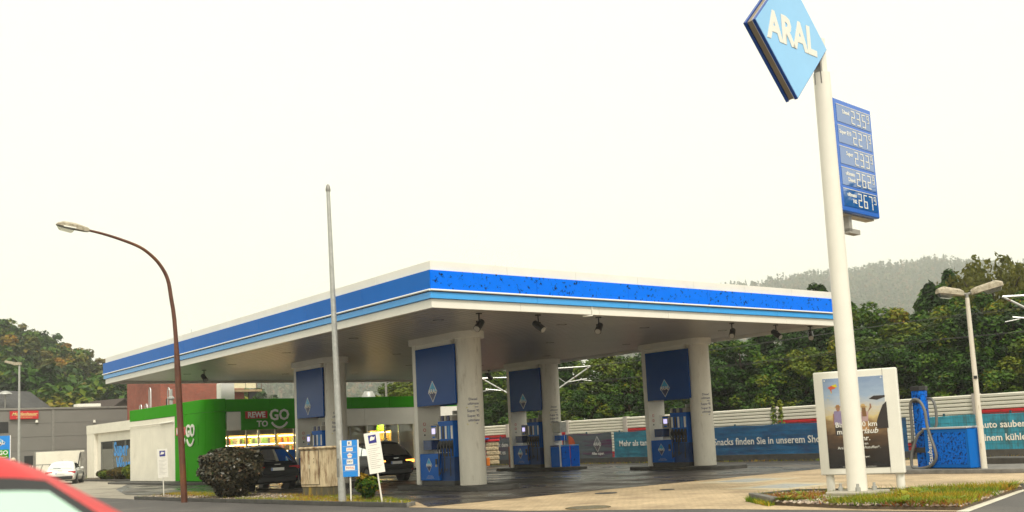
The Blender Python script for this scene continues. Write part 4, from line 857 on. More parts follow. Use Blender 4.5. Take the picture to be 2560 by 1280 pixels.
# ================================================================ VACUUM STATION and its kerb island
vc = V((13.15, -6.1, .12))
k = MB(); k.prism([(12.2, -3.2), (14.6, -2.4), (15.6, -9.0), (13.3, -9.6), (12.6, -7.8)], 0, .12); o = k.build('vacuum_island', kerbm, bevel=.015); tag(o, 'raised kerb island under the vacuum station', 'kerb island')
vac = thing('vacuum_station', 'worn blue car vacuum station with tall post and looped grey hose', 'vacuum', vc, R_(-8))
k = MB(); k.bb((-.28, -.80, .02), (.35, .62, 1.1)); bx_ = k.build('cabinet', blue, vac, bevel=.02)
k = MB(); k.bb((-.31, -.82, 1.10), (.38, .64, 1.15)); k.build('cabinet_lid', mat('lid_grey', (.40, .40, .40), .4), vac, bevel=.01)
k = MB(); k.add([(-.285, -.80, .03), (-.285, -.80, 1.08), (.0, -1.02, 1.08), (.0, -1.02, .03), (.3, -.82, .03), (.3, -.82, 1.08)], [(0, 3, 2, 1), (3, 4, 5, 2), (1, 2, 5), (0, 4, 3)]); k.build('side_cover', blue, vac)
k = MB(); k.bb((-.287, -.72, .12), (-.281, .40, 1.0)); k.build('front_door', bluevac, bx_, bevel=.002)
k = MB(); k.text('Staubsauger', .20, frame((-.289, .44, .10), (0, 0, 1), (0, 1, 0)), 0, 'LEFT', .004, .0015); k.build('lettering', textwhite, bx_)
k = MB(); k.prism([(-.16, -.15), (.02, -.15), (.12, -.05), (.12, .15), (-.16, .15)], .02, 2.24); 
post = MB(); post.prism([(-.17, .72), (.0, .66), (.17, .72), (.17, 1.0), (-.17, 1.0)], .02, 2.22); post.build('post', bluevac, vac, bevel=.01)
k = MB(); k.prism([(-.19, .70), (.0, .64), (.19, .70), (.19, 1.02), (-.19, 1.02)], 2.22, 2.35); k.build('post_cap', black, vac, bevel=.01)
k = MB(); k.bb((-.25, .56, .45), (.1, .98, .6)); k.build('clamp', black, vac)
k = MB(); k.box((-.2, .84, 1.92), (.14, .12, .08)); k.build('hose_hook', black, vac)
hp = [(-.22, 1.06, .75), (-.22, 1.04, 1.2), (-.24, 1.02, 1.7), (-.26, .96, 1.90), (-.27, .82, 1.98), (-.27, .64, 1.90), (-.28, .50, 1.62), (-.30, .46, 1.25), (-.32, .36, .9), (-.34, .24, .55), (-.35, .22, .30), (-.34, .40, .10), (-.33, .70, .02), (-.33, .98, .02), (-.33, 1.08, .12), (-.32, 1.04, .45), (-.30, .92, .75), (-.28, .78, .98), (-.2, .66, 1.08)]
def smoothpts(P, n=5):
    P = [V(p) for p in P]; out_ = []
    for i in range(len(P)-1):
        a, b_, c_, d_ = P[max(i-1, 0)], P[i], P[i+1], P[min(i+2, len(P)-1)]
        for q in range(n):
            u = q/n; out_.append(.5*((2*b_)+(c_-a)*u+(2*a-5*b_+4*c_-d_)*u*u+(3*b_-a-3*c_+d_)*u*u*u))
    return out_+[P[-1]]
k = MB(); k.tube(smoothpts(hp), .042, 10); k.build('hose', hose, vac, smooth=True)
k = MB(); k.tube(smoothpts([(.1, .70, 1.98), (.08, .50, 1.95), (.06, .40, 1.7), (.05, .40, 1.3), (.03, .46, 1.12)]), .04, 10); k.build('second_hose', hose, vac, smooth=True)
k = MB(); k.tube([(-.22, 1.06, .78), (-.22, 1.06, .66), (-.22, 1.05, .38)], [.045, .045, .025], 10); k.build('nozzle', black, vac, smooth=True)
# low kerbs at the right edge
for (a, b2, z, lb) in (((2470, 1160), (2700, 1160), .22, 'dark raised kerb block at the right edge, nearer one'), ((2535, 1140), (2700, 1140), .22, 'dark raised kerb block at the right edge, farther one')):
    p = gp(*a); q = gp(*b2); k = MB(); k.box((0, 0, z/2), ((q-p).length, .9, z)); o = k.build('kerb_block', kerbdk, bevel=.02); m_ = (p+q)/2; o.location = (m_.x, m_.y, 0); o.rotation_euler = (0, 0, math.atan2((q-p).y, (q-p).x)); tag(o, lb, 'kerb')
# goods by the fence: blue bin, stack of firewood bags, short bollard
p = gp(1222, 1168); t = thing('firewood_stack', 'stack of bagged firewood under a red cover beside the near round column', 'firewood', (p.x+.3, p.y, 0), R_(-40))
for i in range(5):
    k = MB(); k.box((0, 0, .13), (.75, .5, .25)); o = k.build('bag', mat('firewood_bag', (.45, .36, .22), .7, var=.7, vs_=14), t, bevel=.06); o.location = (random.uniform(-.03, .03), 0, .12+i*.25)
k = MB(); k.box((0, 0, 1.45), (.85, .6, .12)); k.build('red_cover', red, t, bevel=.03); k = MB(); k.box((-.25, -.3, .3), (.2, .1, .45)); k.build('orange_bag', orangep, t, bevel=.04)
t = thing('blue_bin', 'dark blue plastic bin with raised lid beside the near round column', 'bin', (p.x-.35, p.y+.25, 0), R_(-40)); k = MB(); k.prism([(-.25, -.25), (.25, -.25), (.25, .25), (-.25, .25)], .03, 1.5); k.build('bin_body', bluemid, t, bevel=.03); k = MB(); k.box((.12, 0, 1.56), (.75, .5, .08)); k.build('lid', blue, t, bevel=.02)
p = gp(1276, 1168); k = MB(); k.lathe([(.07, 0), (.07, 1.05), (.03, 1.1)], n=12); o = k.build('bollard', rust, smooth=True); o.location = (p.x, p.y, 0); tag(o, 'short brown bollard before the banner with gibt lettering', 'bollard')
# ================================================================ LAMPS, POLES, SMALL SIGNS, CABINET
p0 = gp(461, 1256)
bl = thing('street_lamp', 'rusty brown street lamp with long curved arm over the road', 'street lamp', p0)
pts = [V((0, 0, 0))]+[onY(x, y, p0.y)-p0 for x, y in ((440, 850), (427, 740), (419, 698), (404, 668), (383, 643), (350, 618), (300, 598), (255, 584), (222, 576))]
k = MB(); k.tube(smoothpts(pts, 4), [.105]*4+[.075]*100 if False else .062, 12); 
sp_ = smoothpts(pts, 4); rs = [max(.034, .10-.0*i if sp_[i].z < 2.4 else .068-.034*(sp_[i].z-2.4)/6.6) if True else 0 for i in range(len(sp_))]
sp2 = [V((0, 0, -.05)), pts[1]*.02+V((0, 0, 0)), pts[1]*.83]+sp_[4:]
rs2 = [.105, .105, .10]+[.07-.032*(q/len(sp_[4:])) for q in range(len(sp_[4:]))]
k = MB(); k.tube(sp2, rs2, 12); k.build('pole', rust, bl, smooth=True)
a = pts[-1]; b_ = onY(140, 561, p0.y)-p0; ax = (b_-a); L_ = ax.length; ax.normalize()
Mh = frame(a, ax, (0, 1, 0)); # x along head, y=world Y, z = x cross y (down?)
zup = ax.cross(V((0, 1, 0))); sgn = 1 if zup.z > 0 else -1
k = MB()
secs = [(0, .06, .07, -.05), (.1, .08, .09, -.06), (.45*L_, .14, .14, -.05), (.8*L_, .15, .13, -.03), (.97*L_, .10, .06, -.01), (L_, .03, .02, 0)]
vs_ = []; 
for (x_, hw, up_, dn) in secs:
    for (yy, zz) in ((-hw, dn), (-hw, up_*.55), (-hw*.55, up_), (hw*.55, up_), (hw, up_*.55), (hw, dn)): vs_.append((x_, yy, zz*sgn))
fs_ = [(i*6+j, i*6+(j+1) % 6, (i+1)*6+(j+1) % 6, (i+1)*6+j) for i in range(len(secs)-1) for j in range(6)]+[tuple(range(6)), tuple(range((len(secs)-1)*6, len(secs)*6))]
k.add(vs_, fs_, 0, Mh); hd = k.build('lamp_head', lampgrey, bl)
k = MB(); q = [(.45*L_, .12), (.9*L_, .11)]
k.add([(.43*L_, -.13, -.045*sgn), (.95*L_, -.10, -.02*sgn), (.95*L_, .10, -.02*sgn), (.43*L_, .13, -.045*sgn), (.5*L_, -.09, -.17*sgn), (.88*L_, -.07, -.14*sgn), (.88*L_, .07, -.14*sgn), (.5*L_, .09, -.17*sgn)], [(0, 1, 5, 4), (1, 2, 6, 5), (2, 3, 7, 6), (3, 0, 4, 7), (4, 5, 6, 7)], 0, Mh); k.build('lamp_cover', lampglass, hd)
k = MB(); k.bb((.42*L_, -.152, .01), (.8*L_, -.142, .05)); 
kk = MB(); kk.add(k.v, k.f, 0, Mh); kk.build('side_slot', mat('slot_white', (.8, .78, .7), .5), hd)
# grey mast (flag pole)
p = gp(856.5, 1263); t = thing('grey_mast', 'tall galvanised mast rising beside the beige cabinet', 'mast', p); top = onY(826, 470, p.y)-p
H_ = hgt(826, 478, p); dx = V((0, 0, 0))
tp = V((RT.x, RT.y, 0)).normalized()*(-.14)+V((0, 0, H_))
k = MB(); k.tube([(0, 0, -.05), tp*.33, tp], [.105, .088, .05], 14); k.build('pole', galv, t, smooth=True)
k = MB(); k.tube([tp, tp+V((0, 0, .05)), tp+V((0, 0, .16)), tp+V((0, 0, .2))], [.065, .07, .05, .02], 12); k.build('cap', galvd, t, smooth=True)
k = MB(); k.bb((-.118, -.05, .75), (-.09, .05, 1.25)); k.build('hatch', galvd, t)
# left double yard lamp (single head visible)
p = atd(47, 1165, 66); t = thing('yard_lamp', 'grey yard lamp post with one flat head by the grey hall', 'street lamp', (p.x, p.y, 0)); H_ = hgt(47, 908, p)
k = MB(); k.tube([(0, 0, 0), (0, 0, H_)], [.09, .06], 10); k.build('pole', galv, t, smooth=True)
hd = -V((RT.x, RT.y, 0)).normalized()
Mh = frame((0, 0, H_), hd, V((0, 0, 1)).cross(hd)); k = MB(); k.bb((-.1, -.12, -.12), (.35, .12, .06)); k2 = MB(); k2.add(k.v, k.f, 0, Mh); k2.build('arm', lampgrey, t)
k = MB(); k.add([(.3, -.14, -.1), (.95, -.12, .1), (.95, .12, .1), (.3, .14, -.1), (.3, -.14, .08), (.85, -.12, .22), (.85, .12, .22), (.3, .14, .08)], [(0, 3, 2, 1), (4, 5, 6, 7), (0, 1, 5, 4), (1, 2, 6, 5), (2, 3, 7, 6), (3, 0, 4, 7)], 0, Mh); k.build('head', lampgrey, t)
# twin head lamp at right
p = gp(2462, 1182); t = thing('twin_lamp', 'white lamp post with two weathered heads beside the vacuum station', 'street lamp', (p.x, p.y, 0)); H_ = hgt(2413, 745, p)
k = MB(); k.tube([(0, 0, 0), (0, 0, H_)], [.085, .055], 14); k.build('pole', mat('lamp_post_white', (.66, .61, .52), .5, var=.1, vs_=3, dirt=(.3, .22, .13), dirt_s=6, dirt_lo=.58, dirt_hi=.7, stretch=(3, 3, .5)), t, smooth=True)
k = MB(); k.tube([(0, 0, H_), (0, 0, H_+.13)], .045, 10); k.build('spigot', galvd, t)
rh_ = V((RT.x, RT.y, 0)).normalized()
def lhead(dirv, L0, L1, rise, lb):
    Mh = frame((0, 0, H_+.1), (dirv+V((0, 0, rise))).normalized(), V((0, 0, 1)).cross(dirv)); k = MB(); k.tube([Mh @ V((0, 0, 0)), Mh @ V((L0, 0, 0))], .035, 8); k.build('arm', galvd, t)
    k = MB(); s_ = [(L0, .08, .08), (L0+.1, .12, .12), (L1-.15, .15, .15), (L1, .10, .07)]; vs_ = []
    for (x_, hw, hh) in s_:
        for (yy, zz) in ((-hw, -.05), (-hw, hh*.5), (-hw*.5, hh), (hw*.5, hh), (hw, hh*.5), (hw, -.05)): vs_.append((x_, yy, zz))
    fs_ = [(i*6+j, i*6+(j+1) % 6, (i+1)*6+(j+1) % 6, (i+1)*6+j) for i in range(3) for j in range(6)]+[tuple(range(6)), tuple(range(18, 24))]
    k.add(vs_, fs_, 0, Mh); h_ = k.build('head', lampgrey, t)
    k = MB(); k.add([(L0+.3, -.1, -.051), (L1-.04, -.08, -.051), (L1-.04, .08, -.051), (L0+.3, .1, -.051), (L0+.36, -.07, -.17), (L1-.1, -.05, -.16), (L1-.1, .05, -.16), (L0+.36, .07, -.17)], [(0, 1, 5, 4), (1, 2, 6, 5), (2, 3, 7, 6), (3, 0, 4, 7), (4, 5, 6, 7)], 0, Mh); k.build('cover', lampglass, h_)
lhead((rh_*-1.0+V((FW.x, FW.y, 0))*-.1).normalized(), .12, .86, .12, '')
lhead((rh_+V((FW.x, FW.y, 0))*-.35).normalized(), .12, .95, .22, '')
k = MB(); k.bb((-.08, -.08, 2.55), (-.04, .0, 2.63)); k.build('clip', black, t)

# cabinet
p = gp(800, 1250); cab = thing('electricity_cabinet', 'rust stained beige electricity cabinet on a mossy concrete base', 'cabinet', (.45, 7.2, 0), R_(13.3))
# faces towards the camera: local -x looks to the camera
k = MB(); k.bb((-.22, -.60, 0), (.22, .60, .38)); k.build('base', moss, cab, bevel=.01)
k = MB(); k.bb((-.24, -.63, .38), (.24, .63, 1.52)); bd_ = k.build('body', beige, cab, bevel=.015)
k = MB(); k.bb((-.246, -.235, .445), (-.241, .625, 1.495)); k.build('door_gap', black, bd_)
for a, b2 in ((-.22, .187), (.207, .61)): k = MB(); k.bb((-.262, a, .46), (-.243, b2, 1.48)); k.build('door', beige, bd_, bevel=.005)
k = MB(); k.box((-.285, .16, 1.0), (.04, .035, .12)); k.build('handle', mat('handle_cream', (.6, .54, .4), .5), bd_)
k = MB(); k.bb((-.27, -.03, 1.22), (-.262, -.01, 1.25)); k.bb((-.27, -.03, 1.12), (-.262, -.01, 1.15)); k.build('lock', black, bd_)
k = MB(); k.bb((-.30, -.69, 1.52), (.30, .69, 1.60)); k.build('lid', beige, cab, bevel=.03)

# small signs
def post_sign(name, lb, x, y, top, wid, hb, lean=0., face=None):
    p = gp(x, y); H_ = hgt(*top, p); t_ = thing(name, lb, 'sign', (p.x, p.y, 0), math.atan2((CAM-p).y, (CAM-p).x)+math.pi/2)
    if lean: t_.rotation_euler = (0, lean, t_.rotation_euler.z)
    k = MB(); k.tube([(0, .02, -.05), (0, .02, H_-.1)], .022, 8); k.build('post', whitep, t_)
    return t_, H_
# blue fuel card sign
t, H_ = post_sign('card_sign', 'blue sign with five fuel card logos next to the leaning white notice', 878, 1262, (880, 1100), .4, 1)
W_, HB = .46, .98
k = MB(); k.bb((-W_/2, -.03, H_-HB), (W_/2, .01, H_)); bo = k.build('board', mat('card_blue', (.015, .24, .70), .35, var=.03), t)
for s in (-1, 1): k = MB(); k.bb((s*W_/2-.022, -.04, H_-HB), (s*W_/2+.022, .02, H_+.005)); k.build('side_rail', whitep, t)
lg = (('K', .12, .13, textnavy), ('UTA', .17, .1, orangep), ('ROUTEX', .15, .13, red), ('DKV', .17, .13, textnavy), ('TOTAL', .26, .12, red))
for i, (s, w_, h_, m_) in enumerate(lg):
    zc = H_-.085-i*.165
    k = MB(); pl = [(-w_/2, -h_/2), (w_/2, -h_/2), (w_/2, h_/2), (-w_/2, h_/2)] if i != 2 else [(.075*math.cos(R_(90+72*q)), .075*math.sin(R_(90+72*q))) for q in range(5)]
    k.prism(pl, 0, .003, 0, frame((0, -.03, zc), (1, 0, 0), (0, 0, 1))); c_ = k.build('card_plate', paper, bo)
    k = MB(); k.text(s, {0: .11, 1: .07, 2: .03, 3: .07, 4: .07}[i], frame((0, -.035, zc), (1, 0, 0), (0, 0, 1)), 0, 'CENTER', .001, .0006); k.build('card_lettering', m_, c_)
    k = MB(); k.bb((-W_/2+.05, -.034, zc-.083), (W_/2-.05, -.03, zc-.077)); k.build('divider', textdim, bo)
def notice(x, y, top, lean, lb, w_=.42, hb=1.02):
    t, H_ = post_sign('parking_notice', lb, x, y, top, .4, 1, lean)
    k = MB(); k.bb((-w_/2, -.012, H_-hb), (w_/2, .0, H_)); bo = k.build('board', paper, t)
    k = MB(); k.prism([(-.10, -.105), (.10, -.105), (.10, .105), (-.10, .105)], 0, .002, 0, frame((0, -.013, H_-.17), (1, 0, 0), (0, 0, 1))); pi_ = k.build('pictogram', mat('picto_navy', (.02, .02, .22), .5), bo)
    k = MB(); k.prism([(-.07, -.05), (.05, -.03), (.075, .05), (.03, .035), (.0, .06), (-.04, .05), (-.06, .0)], .0025, .004, 0, frame((0, -.013, H_-.16), (1, 0, 0), (0, 0, 1))); k.build('pictogram_tow', paper, pi_)
    k = MB(); k.text('Privatgelände', .035, frame((0, -.014, H_-.32), (1, 0, 0), (0, 0, 1)), ext=.0005)
    for i in range(11): k.bb((-w_/2+.05, -.0145, H_-.42-i*.05), (w_/2-.05-.06*((i*7) % 3), -.0125, H_-.412-i*.05))
    k.build('print', textblack if False else grey, bo)
notice(957, 1265, (930, 1080), R_(-7), 'white parking notice leaning to the left beside the blue card sign', .40, 1.05)
notice(410, 1245, (411, 1122), R_(-1.5), 'narrow white parking notice standing left of the rusty lamp post', .36, 1.05)
# totem at the left edge
p = atd(4, 1120, 47); t = thing('totem_sign', 'blue and green totem sign at the left picture edge', 'sign', (p.x, p.y, 0), math.atan2((CAM-p).y, (CAM-p).x)+math.pi/2)
k = MB(); k.bb((-.9, -.05, .3), (.36, .05, 2.8)); bo = k.build('board', mat('totem_blue', (.01, .25, .75), .3, var=.03), t); k = MB(); k.bb((.34, -.06, .3), (.38, .06, 2.82)); k.build('edge_rail', whitep, t)
k = MB(); k.bb((-.7, -.03, 0), (.2, .03, .3)); k.build('foot', galvd, t)
k = MB(); k.prism([(-.7, -.0), (.3, 0), (.3, .42), (-.7, .42)], 0, .004, 0, frame((0, -.051, 1.75), (1, 0, 0), (0, 0, 1))); gr = k.build('green_plate', green, bo)
k = MB(); k.text('GO', .27, frame((.06, -.056, 2.02), (1, 0, 0), (0, 0, 1)), bold=.008, ext=.001); k.prism([(-.1, -.02), (-.06, -.055), (.06, -.075), (.18, -.055), (.24, -.02), (.22, -.0), (.16, -.03), (.06, -.045), (-.04, -.03), (-.08, 0)], 0, .003, 0, frame((0, -.056, 1.87), (1, 0, 0), (0, 0, 1))); k.build('lettering', textwhite, gr)
k = MB(); diamond(k, frame((-.2, -.051, 2.5), (1, 0, 0), (0, 0, 1)), .36, .28); k.build('logo', [silver, cyan, navy, textwhite], bo)

# ================================================================ CARS
tyre = rubber; rimm = mat('rim_alloy', (.14, .14, .145), .35, .6, var=.1)
taill = mat('tail_lamp', (.45, .01, .02), .25, var=.1); taillit = mat('brake_lamp_lit', (1, .35, .05), .3, var=0, emit=2.5); plate = mat('number_plate', (.8, .8, .78), .4, var=.05); chrome = mat('chrome', (.7, .7, .7), .15, .9, var=0)
def car(name, lb, loc, rz, L, W, H, pm, glass, zb=1.0, rear=(-.47, -.30), front=(.22, .03), zroof_w=.36, wheel=.34, lit=False, rails=False):
    t = thing(name, lb, 'car', loc, rz)
    st = [(-.5*L, .42, zb-.28, .82), (-.5*L+.05, .34, zb-.1, .93), (-.5*L+.18, .27, zb, .98), (-.36*L, .24, zb+.01, 1), (-.15*L, .22, zb, 1), (.1*L, .22, zb-.01, 1), (.24*L, .22, zb-.04, 1), (.38*L, .24, zb-.13, .99), (.46*L, .28, zb-.24, .95), (.495*L, .36, zb-.36, .86), (.5*L, .42, zb-.42, .8)]
    k = MB(); n = 9; hw = W/2
    for (y, z0, z1, ws) in st:
        h_ = z1-z0; prof = [(0, z0), (.82, z0), (.94, z0+.06*h_), (.99, z0+.32*h_), (1.0, z0+.55*h_), (.985, z0+.8*h_), (.93, z0+.95*h_), (.80, z1), (0, z1+.02)]
        for (px_, pz) in prof: k.v.append((px_*hw*ws, y, pz))
        for (px_, pz) in prof[-2:0:-1]: k.v.append((-px_*hw*ws, y, pz))
    N_ = 2*n-2
    for i in range(len(st)-1):
        for j in range(N_): k.f.append((i*N_+j, i*N_+(j+1) % N_, (i+1)*N_+(j+1) % N_, (i+1)*N_+j)); k.m.append(0)
    k.f.append(tuple(range(N_))); k.m.append(0); k.f.append(tuple(reversed(range((len(st)-1)*N_, len(st)*N_)))); k.m.append(0)
    body = k.build('body', pm, t, smooth=True)
    yr0, yr1, yf0, yf1 = rear[0]*L, rear[1]*L, front[0]*L, front[1]*L
    wb, wr = W*.455, W*zroof_w; z0 = zb-.05
    Cn = {(0, 0, 0): V((-wb, yr0, z0)), (1, 0, 0): V((wb, yr0, z0)), (0, 1, 0): V((-wb, yf0, z0)), (1, 1, 0): V((wb, yf0, z0)), (0, 0, 1): V((-wr, yr1, H)), (1, 0, 1): V((wr, yr1, H)), (0, 1, 1): V((-wr, yf1, H)), (1, 1, 1): V((wr, yf1, H))}
    def tri(u, v, w_):
        p = V((0, 0, 0))
        for (a, b2, c), q in Cn.items(): p += q*((u if a else 1-u)*(v if b2 else 1-v)*(w_ if c else 1-w_))
        # round it: roof crown, plan curvature
        p.z += w_*(.05*(1-(2*u-1)**2)+.035*(1-(2*v-1)**2)-.03*abs(2*u-1)**6-.035*abs(2*v-1)**6)
        p.y += (v-.5)*2*.07*(1-(2*u-1)**2)
        p.x += (u-.5)*2*.035*math.sin(math.pi*w_)
        return p
    k = MB()
    def patch(mb, fn, n_, m_):
        o = len(mb.v)
        for i in range(n_+1):
            for j in range(m_+1): mb.v.append(tuple(fn(i/n_, j/m_)))
        for i in range(n_):
            for j in range(m_): q = o+i*(m_+1)+j; mb.f.append((q, q+m_+1, q+m_+2, q+1)); mb.m.append(0)
    patch(k, lambda a, b2: tri(a, b2, 1), 8, 10); patch(k, lambda a, b2: tri(a, 0, 1-b2), 8, 8); patch(k, lambda a, b2: tri(1-a, 1, 1-b2), 8, 8); patch(k, lambda a, b2: tri(0, 1-a, 1-b2), 10, 8); patch(k, lambda a, b2: tri(1, a, 1-b2), 10, 8)
    bm = bmesh.new(); me_ = bpy.data.meshes.new('x'); me_.from_pydata(k.v, [], k.f); bm.from_mesh(me_); bmesh.ops.remove_doubles(bm, verts=bm.verts, dist=.002); bmesh.ops.recalc_face_normals(bm, faces=bm.faces[:])
    me2 = bpy.data.meshes.new('greenhouse'); bm.to_mesh(me2); bm.free(); me2.materials.append(pm); me2.polygons.foreach_set('use_smooth', [True]*len(me2.polygons)); gh = bpy.data.objects.new('cabin', me2); col.objects.link(gh); gh.parent = t
    def off(p, c): d_ = (p-c); d_.z *= .3; return p+d_.normalized()*.012
    cc = V((0, (yr0+yf0)/2, (z0+H)/2))
    def glasspart(nm, fn, n1=10, n2=8):
        kk = MB(); patch(kk, fn, n1, n2); o = kk.build(nm, glass, gh, smooth=True, hard=False); return o
    glasspart('rear_window', lambda a, b2: off(tri(.09+.82*a, 0, .86-.70*b2), cc)+V((0, -.012, .004)))
    glasspart('windscreen', lambda a, b2: off(tri(.17+.66*(1-a), 1, .80-.72*b2), cc)+V((0, .014, .006)))
    kk = MB(); patch(kk, lambda a, b2: off(tri(.12+.76*(1-a), 1, .87-.81*b2), cc)+V((0, .008, .003)), 10, 8); kk.build('windscreen_seal', rubber, gh, smooth=True, hard=False)
    for u, sgn_ in ((0, -1), (1, 1)):
        for nm, v0, v1 in (('rear_side_window', .12, .42), ('front_side_window', .45, .80)):
            glasspart(nm, lambda a, b2: off(tri(u, v0+(v1-v0)*(a if u else 1-a), .84-.64*b2), cc)+V((sgn_*.008, 0, 0)), 6, 5)
    # wheels
    for sx in (-1, 1):
        for yy in (-.305*L, .30*L):
            k = MB(); k.tube([(sx*(hw-.26), yy, wheel+.02), (sx*(hw-.005), yy, wheel+.02)], wheel+.07, 22); k.build('wheel_arch', black, t)
            k = MB(); k.tube([(sx*(hw-.24), yy, wheel), (sx*(hw-.03), yy, wheel), (sx*(hw+.004), yy, wheel)], [wheel, wheel, wheel*.92], 22); wh = k.build('wheel', tyre, t, smooth=True)
            k = MB(); k.tube([(sx*(hw+.0), yy, wheel), (sx*(hw+.012), yy, wheel)], [wheel*.66, wheel*.6], 16); k.build('rim', rimm, wh)
    for sx in (-1, 1):
        k = MB(); k.add([(sx*hw*.97, -.455*L, zb-.13), (sx*hw*.97, -.455*L, zb-.29), (sx*hw*.90, -.492*L, zb-.29), (sx*hw*.90, -.492*L, zb-.13), (sx*hw*.50, -.502*L, zb-.27), (sx*hw*.50, -.502*L, zb-.17)], [(0, 1, 2, 3), (3, 2, 4, 5)]); 
        k2 = MB(); k2.box((sx*hw*.72, -.487*L, zb-.20), (hw*.44, .07, .13), 0); k2.box((sx*hw*.93, -.468*L, zb-.20), (hw*.13, .14, .13), 0); k2.build('tail_lamp', taillit if lit else taill, t, bevel=.02)
        k2 = MB(); k2.box((sx*hw*.66, -.495*L, .48), (hw*.34, .05, .05)); k2.build('reflector', taill, t)
        k2 = MB(); k2.box((sx*hw*1.06, .09*L, zb+.03), (.2, .12, .15)); k2.build('mirror', pm, t, bevel=.04)
        k2 = MB(); k2.box((sx*hw*.74, .478*L, zb-.40), (hw*.42, .1, .13)); k2.build('headlamp', lampglass, t, bevel=.03)
        if rails: k2 = MB(); k2.tube([tri(.04 if sx < 0 else .96, .1, 1)+V((0, 0, .05)), tri(.04 if sx < 0 else .96, .85, 1)+V((0, 0, .05))], .018, 6); k2.build('roof_rail', chrome, t)
    k = MB(); k.box((0, -.5*L+.015, .42), (W*.80, .1, .22)); k.build('rear_bumper', black, t, bevel=.04)
    k = MB(); k.box((0, -.5*L+.03, .60), (W*.9, .1, .12)); k.build('bumper_bar', pm, t, bevel=.04)
    k = MB(); k.box((0, -.508*L, zb-.24), (.52, .02, .115)); pl_ = k.build('number_plate', plate, t, bevel=.004)
    k = MB(); k.box((-.235, -.511*L, zb-.24), (.04, .012, .105)); k.build('plate_band', bluemid, pl_)
    k = MB(); k.tube([tri(.5, 0, .22)+V((0, -.05, .0)), tri(.22, 0, .3)+V((0, -.045, 0))], .012, 5); k.build('wiper', black, gh)
    k = MB(); k.tube([tri(.5, .06, 1), tri(.5, .0, 1)+V((0, -.1, .16))], .006, 5); k.build('aerial', black, gh)
    k = MB(); k.box((0, -.503*L, zb-.06), (.24, .012, .03)); k.build('badge', chrome, t)
    return t
blackp = mat('car_black', (.008, .009, .011), .3, var=0, coat=.15, spec=.3); whitec = mat('car_white', (.78, .77, .73), .25, var=.02, coat=.6); redc = mat('car_red', (.60, .006, .012), .4, var=.03, spec=.18)
car('dark_suv', 'black estate SUV seen from behind between the dark bush and the cabinet', (3.02, 17.75, .009), R_(-4), 4.68, 1.9, 1.64, blackp, autoglass, 1.05, rails=True)
car('dark_suv', 'black SUV with lit amber tail lamps behind the leaning white notice', (8.05, 17.3, .009), R_(-2), 4.4, 1.84, 1.62, blackp, autoglass, 1.02, lit=True)
p = gp(140, 1208); car('white_hatchback', 'white hatchback parked before the cream wall, seen from behind', (4.0, 49.9, .005), R_(-23), 4.25, 1.8, 1.40, whitec, autoglass, .95)
RED = car('red_car', 'out of focus red car roof and pale green windscreen in the left foreground', (-14.14, -17.9, 0), R_(202), 4.3, 1.82, 1.635, redc, greenglass, 1.06, front=(.33, .06))

# ================================================================ PERSON (only the head shows above the red car)
pp_ = atd(33, 1150, 43); pp_ = V((pp_.x, pp_.y, 0))
J = {'pel': (0, 0, .95), 'ch': (0, 0, 1.28), 'nk': (0, .0, 1.47), 'hd': (0, -.02, 1.58), 'hd2': (0, -.01, 1.68), 'ls': (-.19, 0, 1.40), 'le': (-.25, .02, 1.12), 'lw': (-.23, -.08, .88), 'rs': (.19, 0, 1.40), 're': (.25, .02, 1.12), 'rw': (.23, -.08, .88), 'lh': (-.1, 0, .9), 'lk': (-.11, -.02, .5), 'la': (-.11, .02, .08), 'lt': (-.12, -.16, .05), 'rh': (.1, 0, .9), 'rk': (.11, -.05, .5), 'ra': (.11, .05, .08), 'rt': (.12, -.13, .05), 'lf': (-.22, -.1, .78), 'rf': (.22, -.1, .78)}
Ed = [('pel', 'ch'), ('ch', 'nk'), ('nk', 'hd'), ('hd', 'hd2'), ('ch', 'ls'), ('ls', 'le'), ('le', 'lw'), ('lw', 'lf'), ('ch', 'rs'), ('rs', 're'), ('re', 'rw'), ('rw', 'rf'), ('pel', 'lh'), ('lh', 'lk'), ('lk', 'la'), ('la', 'lt'), ('pel', 'rh'), ('rh', 'rk'), ('rk', 'ra'), ('ra', 'rt')]
Rd = {'pel': .15, 'ch': .17, 'nk': .06, 'hd': .085, 'hd2': .09, 'ls': .07, 'rs': .07, 'le': .05, 're': .05, 'lw': .035, 'rw': .035, 'lf': .035, 'rf': .035, 'lh': .1, 'rh': .1, 'lk': .065, 'rk': .065, 'la': .045, 'ra': .045, 'lt': .04, 'rt': .04}
nm = list(J); me = bpy.data.meshes.new('body'); me.from_pydata([J[n_] for n_ in nm], [(nm.index(a), nm.index(b2)) for a, b2 in Ed], [])
bo = bpy.data.objects.new('body', me); col.objects.link(bo)
bo.modifiers.new('s', 'SKIN'); bo.modifiers.new('u', 'SUBSURF').levels = 1
for i, n_ in enumerate(nm): me.skin_vertices[0].data[i].radius = (Rd[n_], Rd[n_])
me.skin_vertices[0].data[0].use_root = True
dg = bpy.context.evaluated_depsgraph_get(); dg.update(); bm_ = bpy.data.meshes.new_from_object(bo.evaluated_get(dg)); bpy.data.objects.remove(bo)
bm_.materials.clear(); bm_.materials.append(mat('skin', (.48, .27, .19), .55, var=.05)); bm_.materials.append(mat('shirt_cloth', (.10, .12, .16), .8, var=.1)); bm_.materials.append(mat('trousers_cloth', (.05, .055, .08), .8, var=.1))
for po_ in bm_.polygons:
    c_ = po_.center; po_.material_index = 0 if (c_.z > 1.47 or (abs(c_.x) > .19 and c_.z < 1.1)) else (1 if c_.z > .92 else 2); po_.use_smooth = True
per = thing('person', 'person with fair short hair and dark glasses behind the red car', 'person', pp_, math.atan2((CAM-pp_).y, (CAM-pp_).x)+math.pi/2)
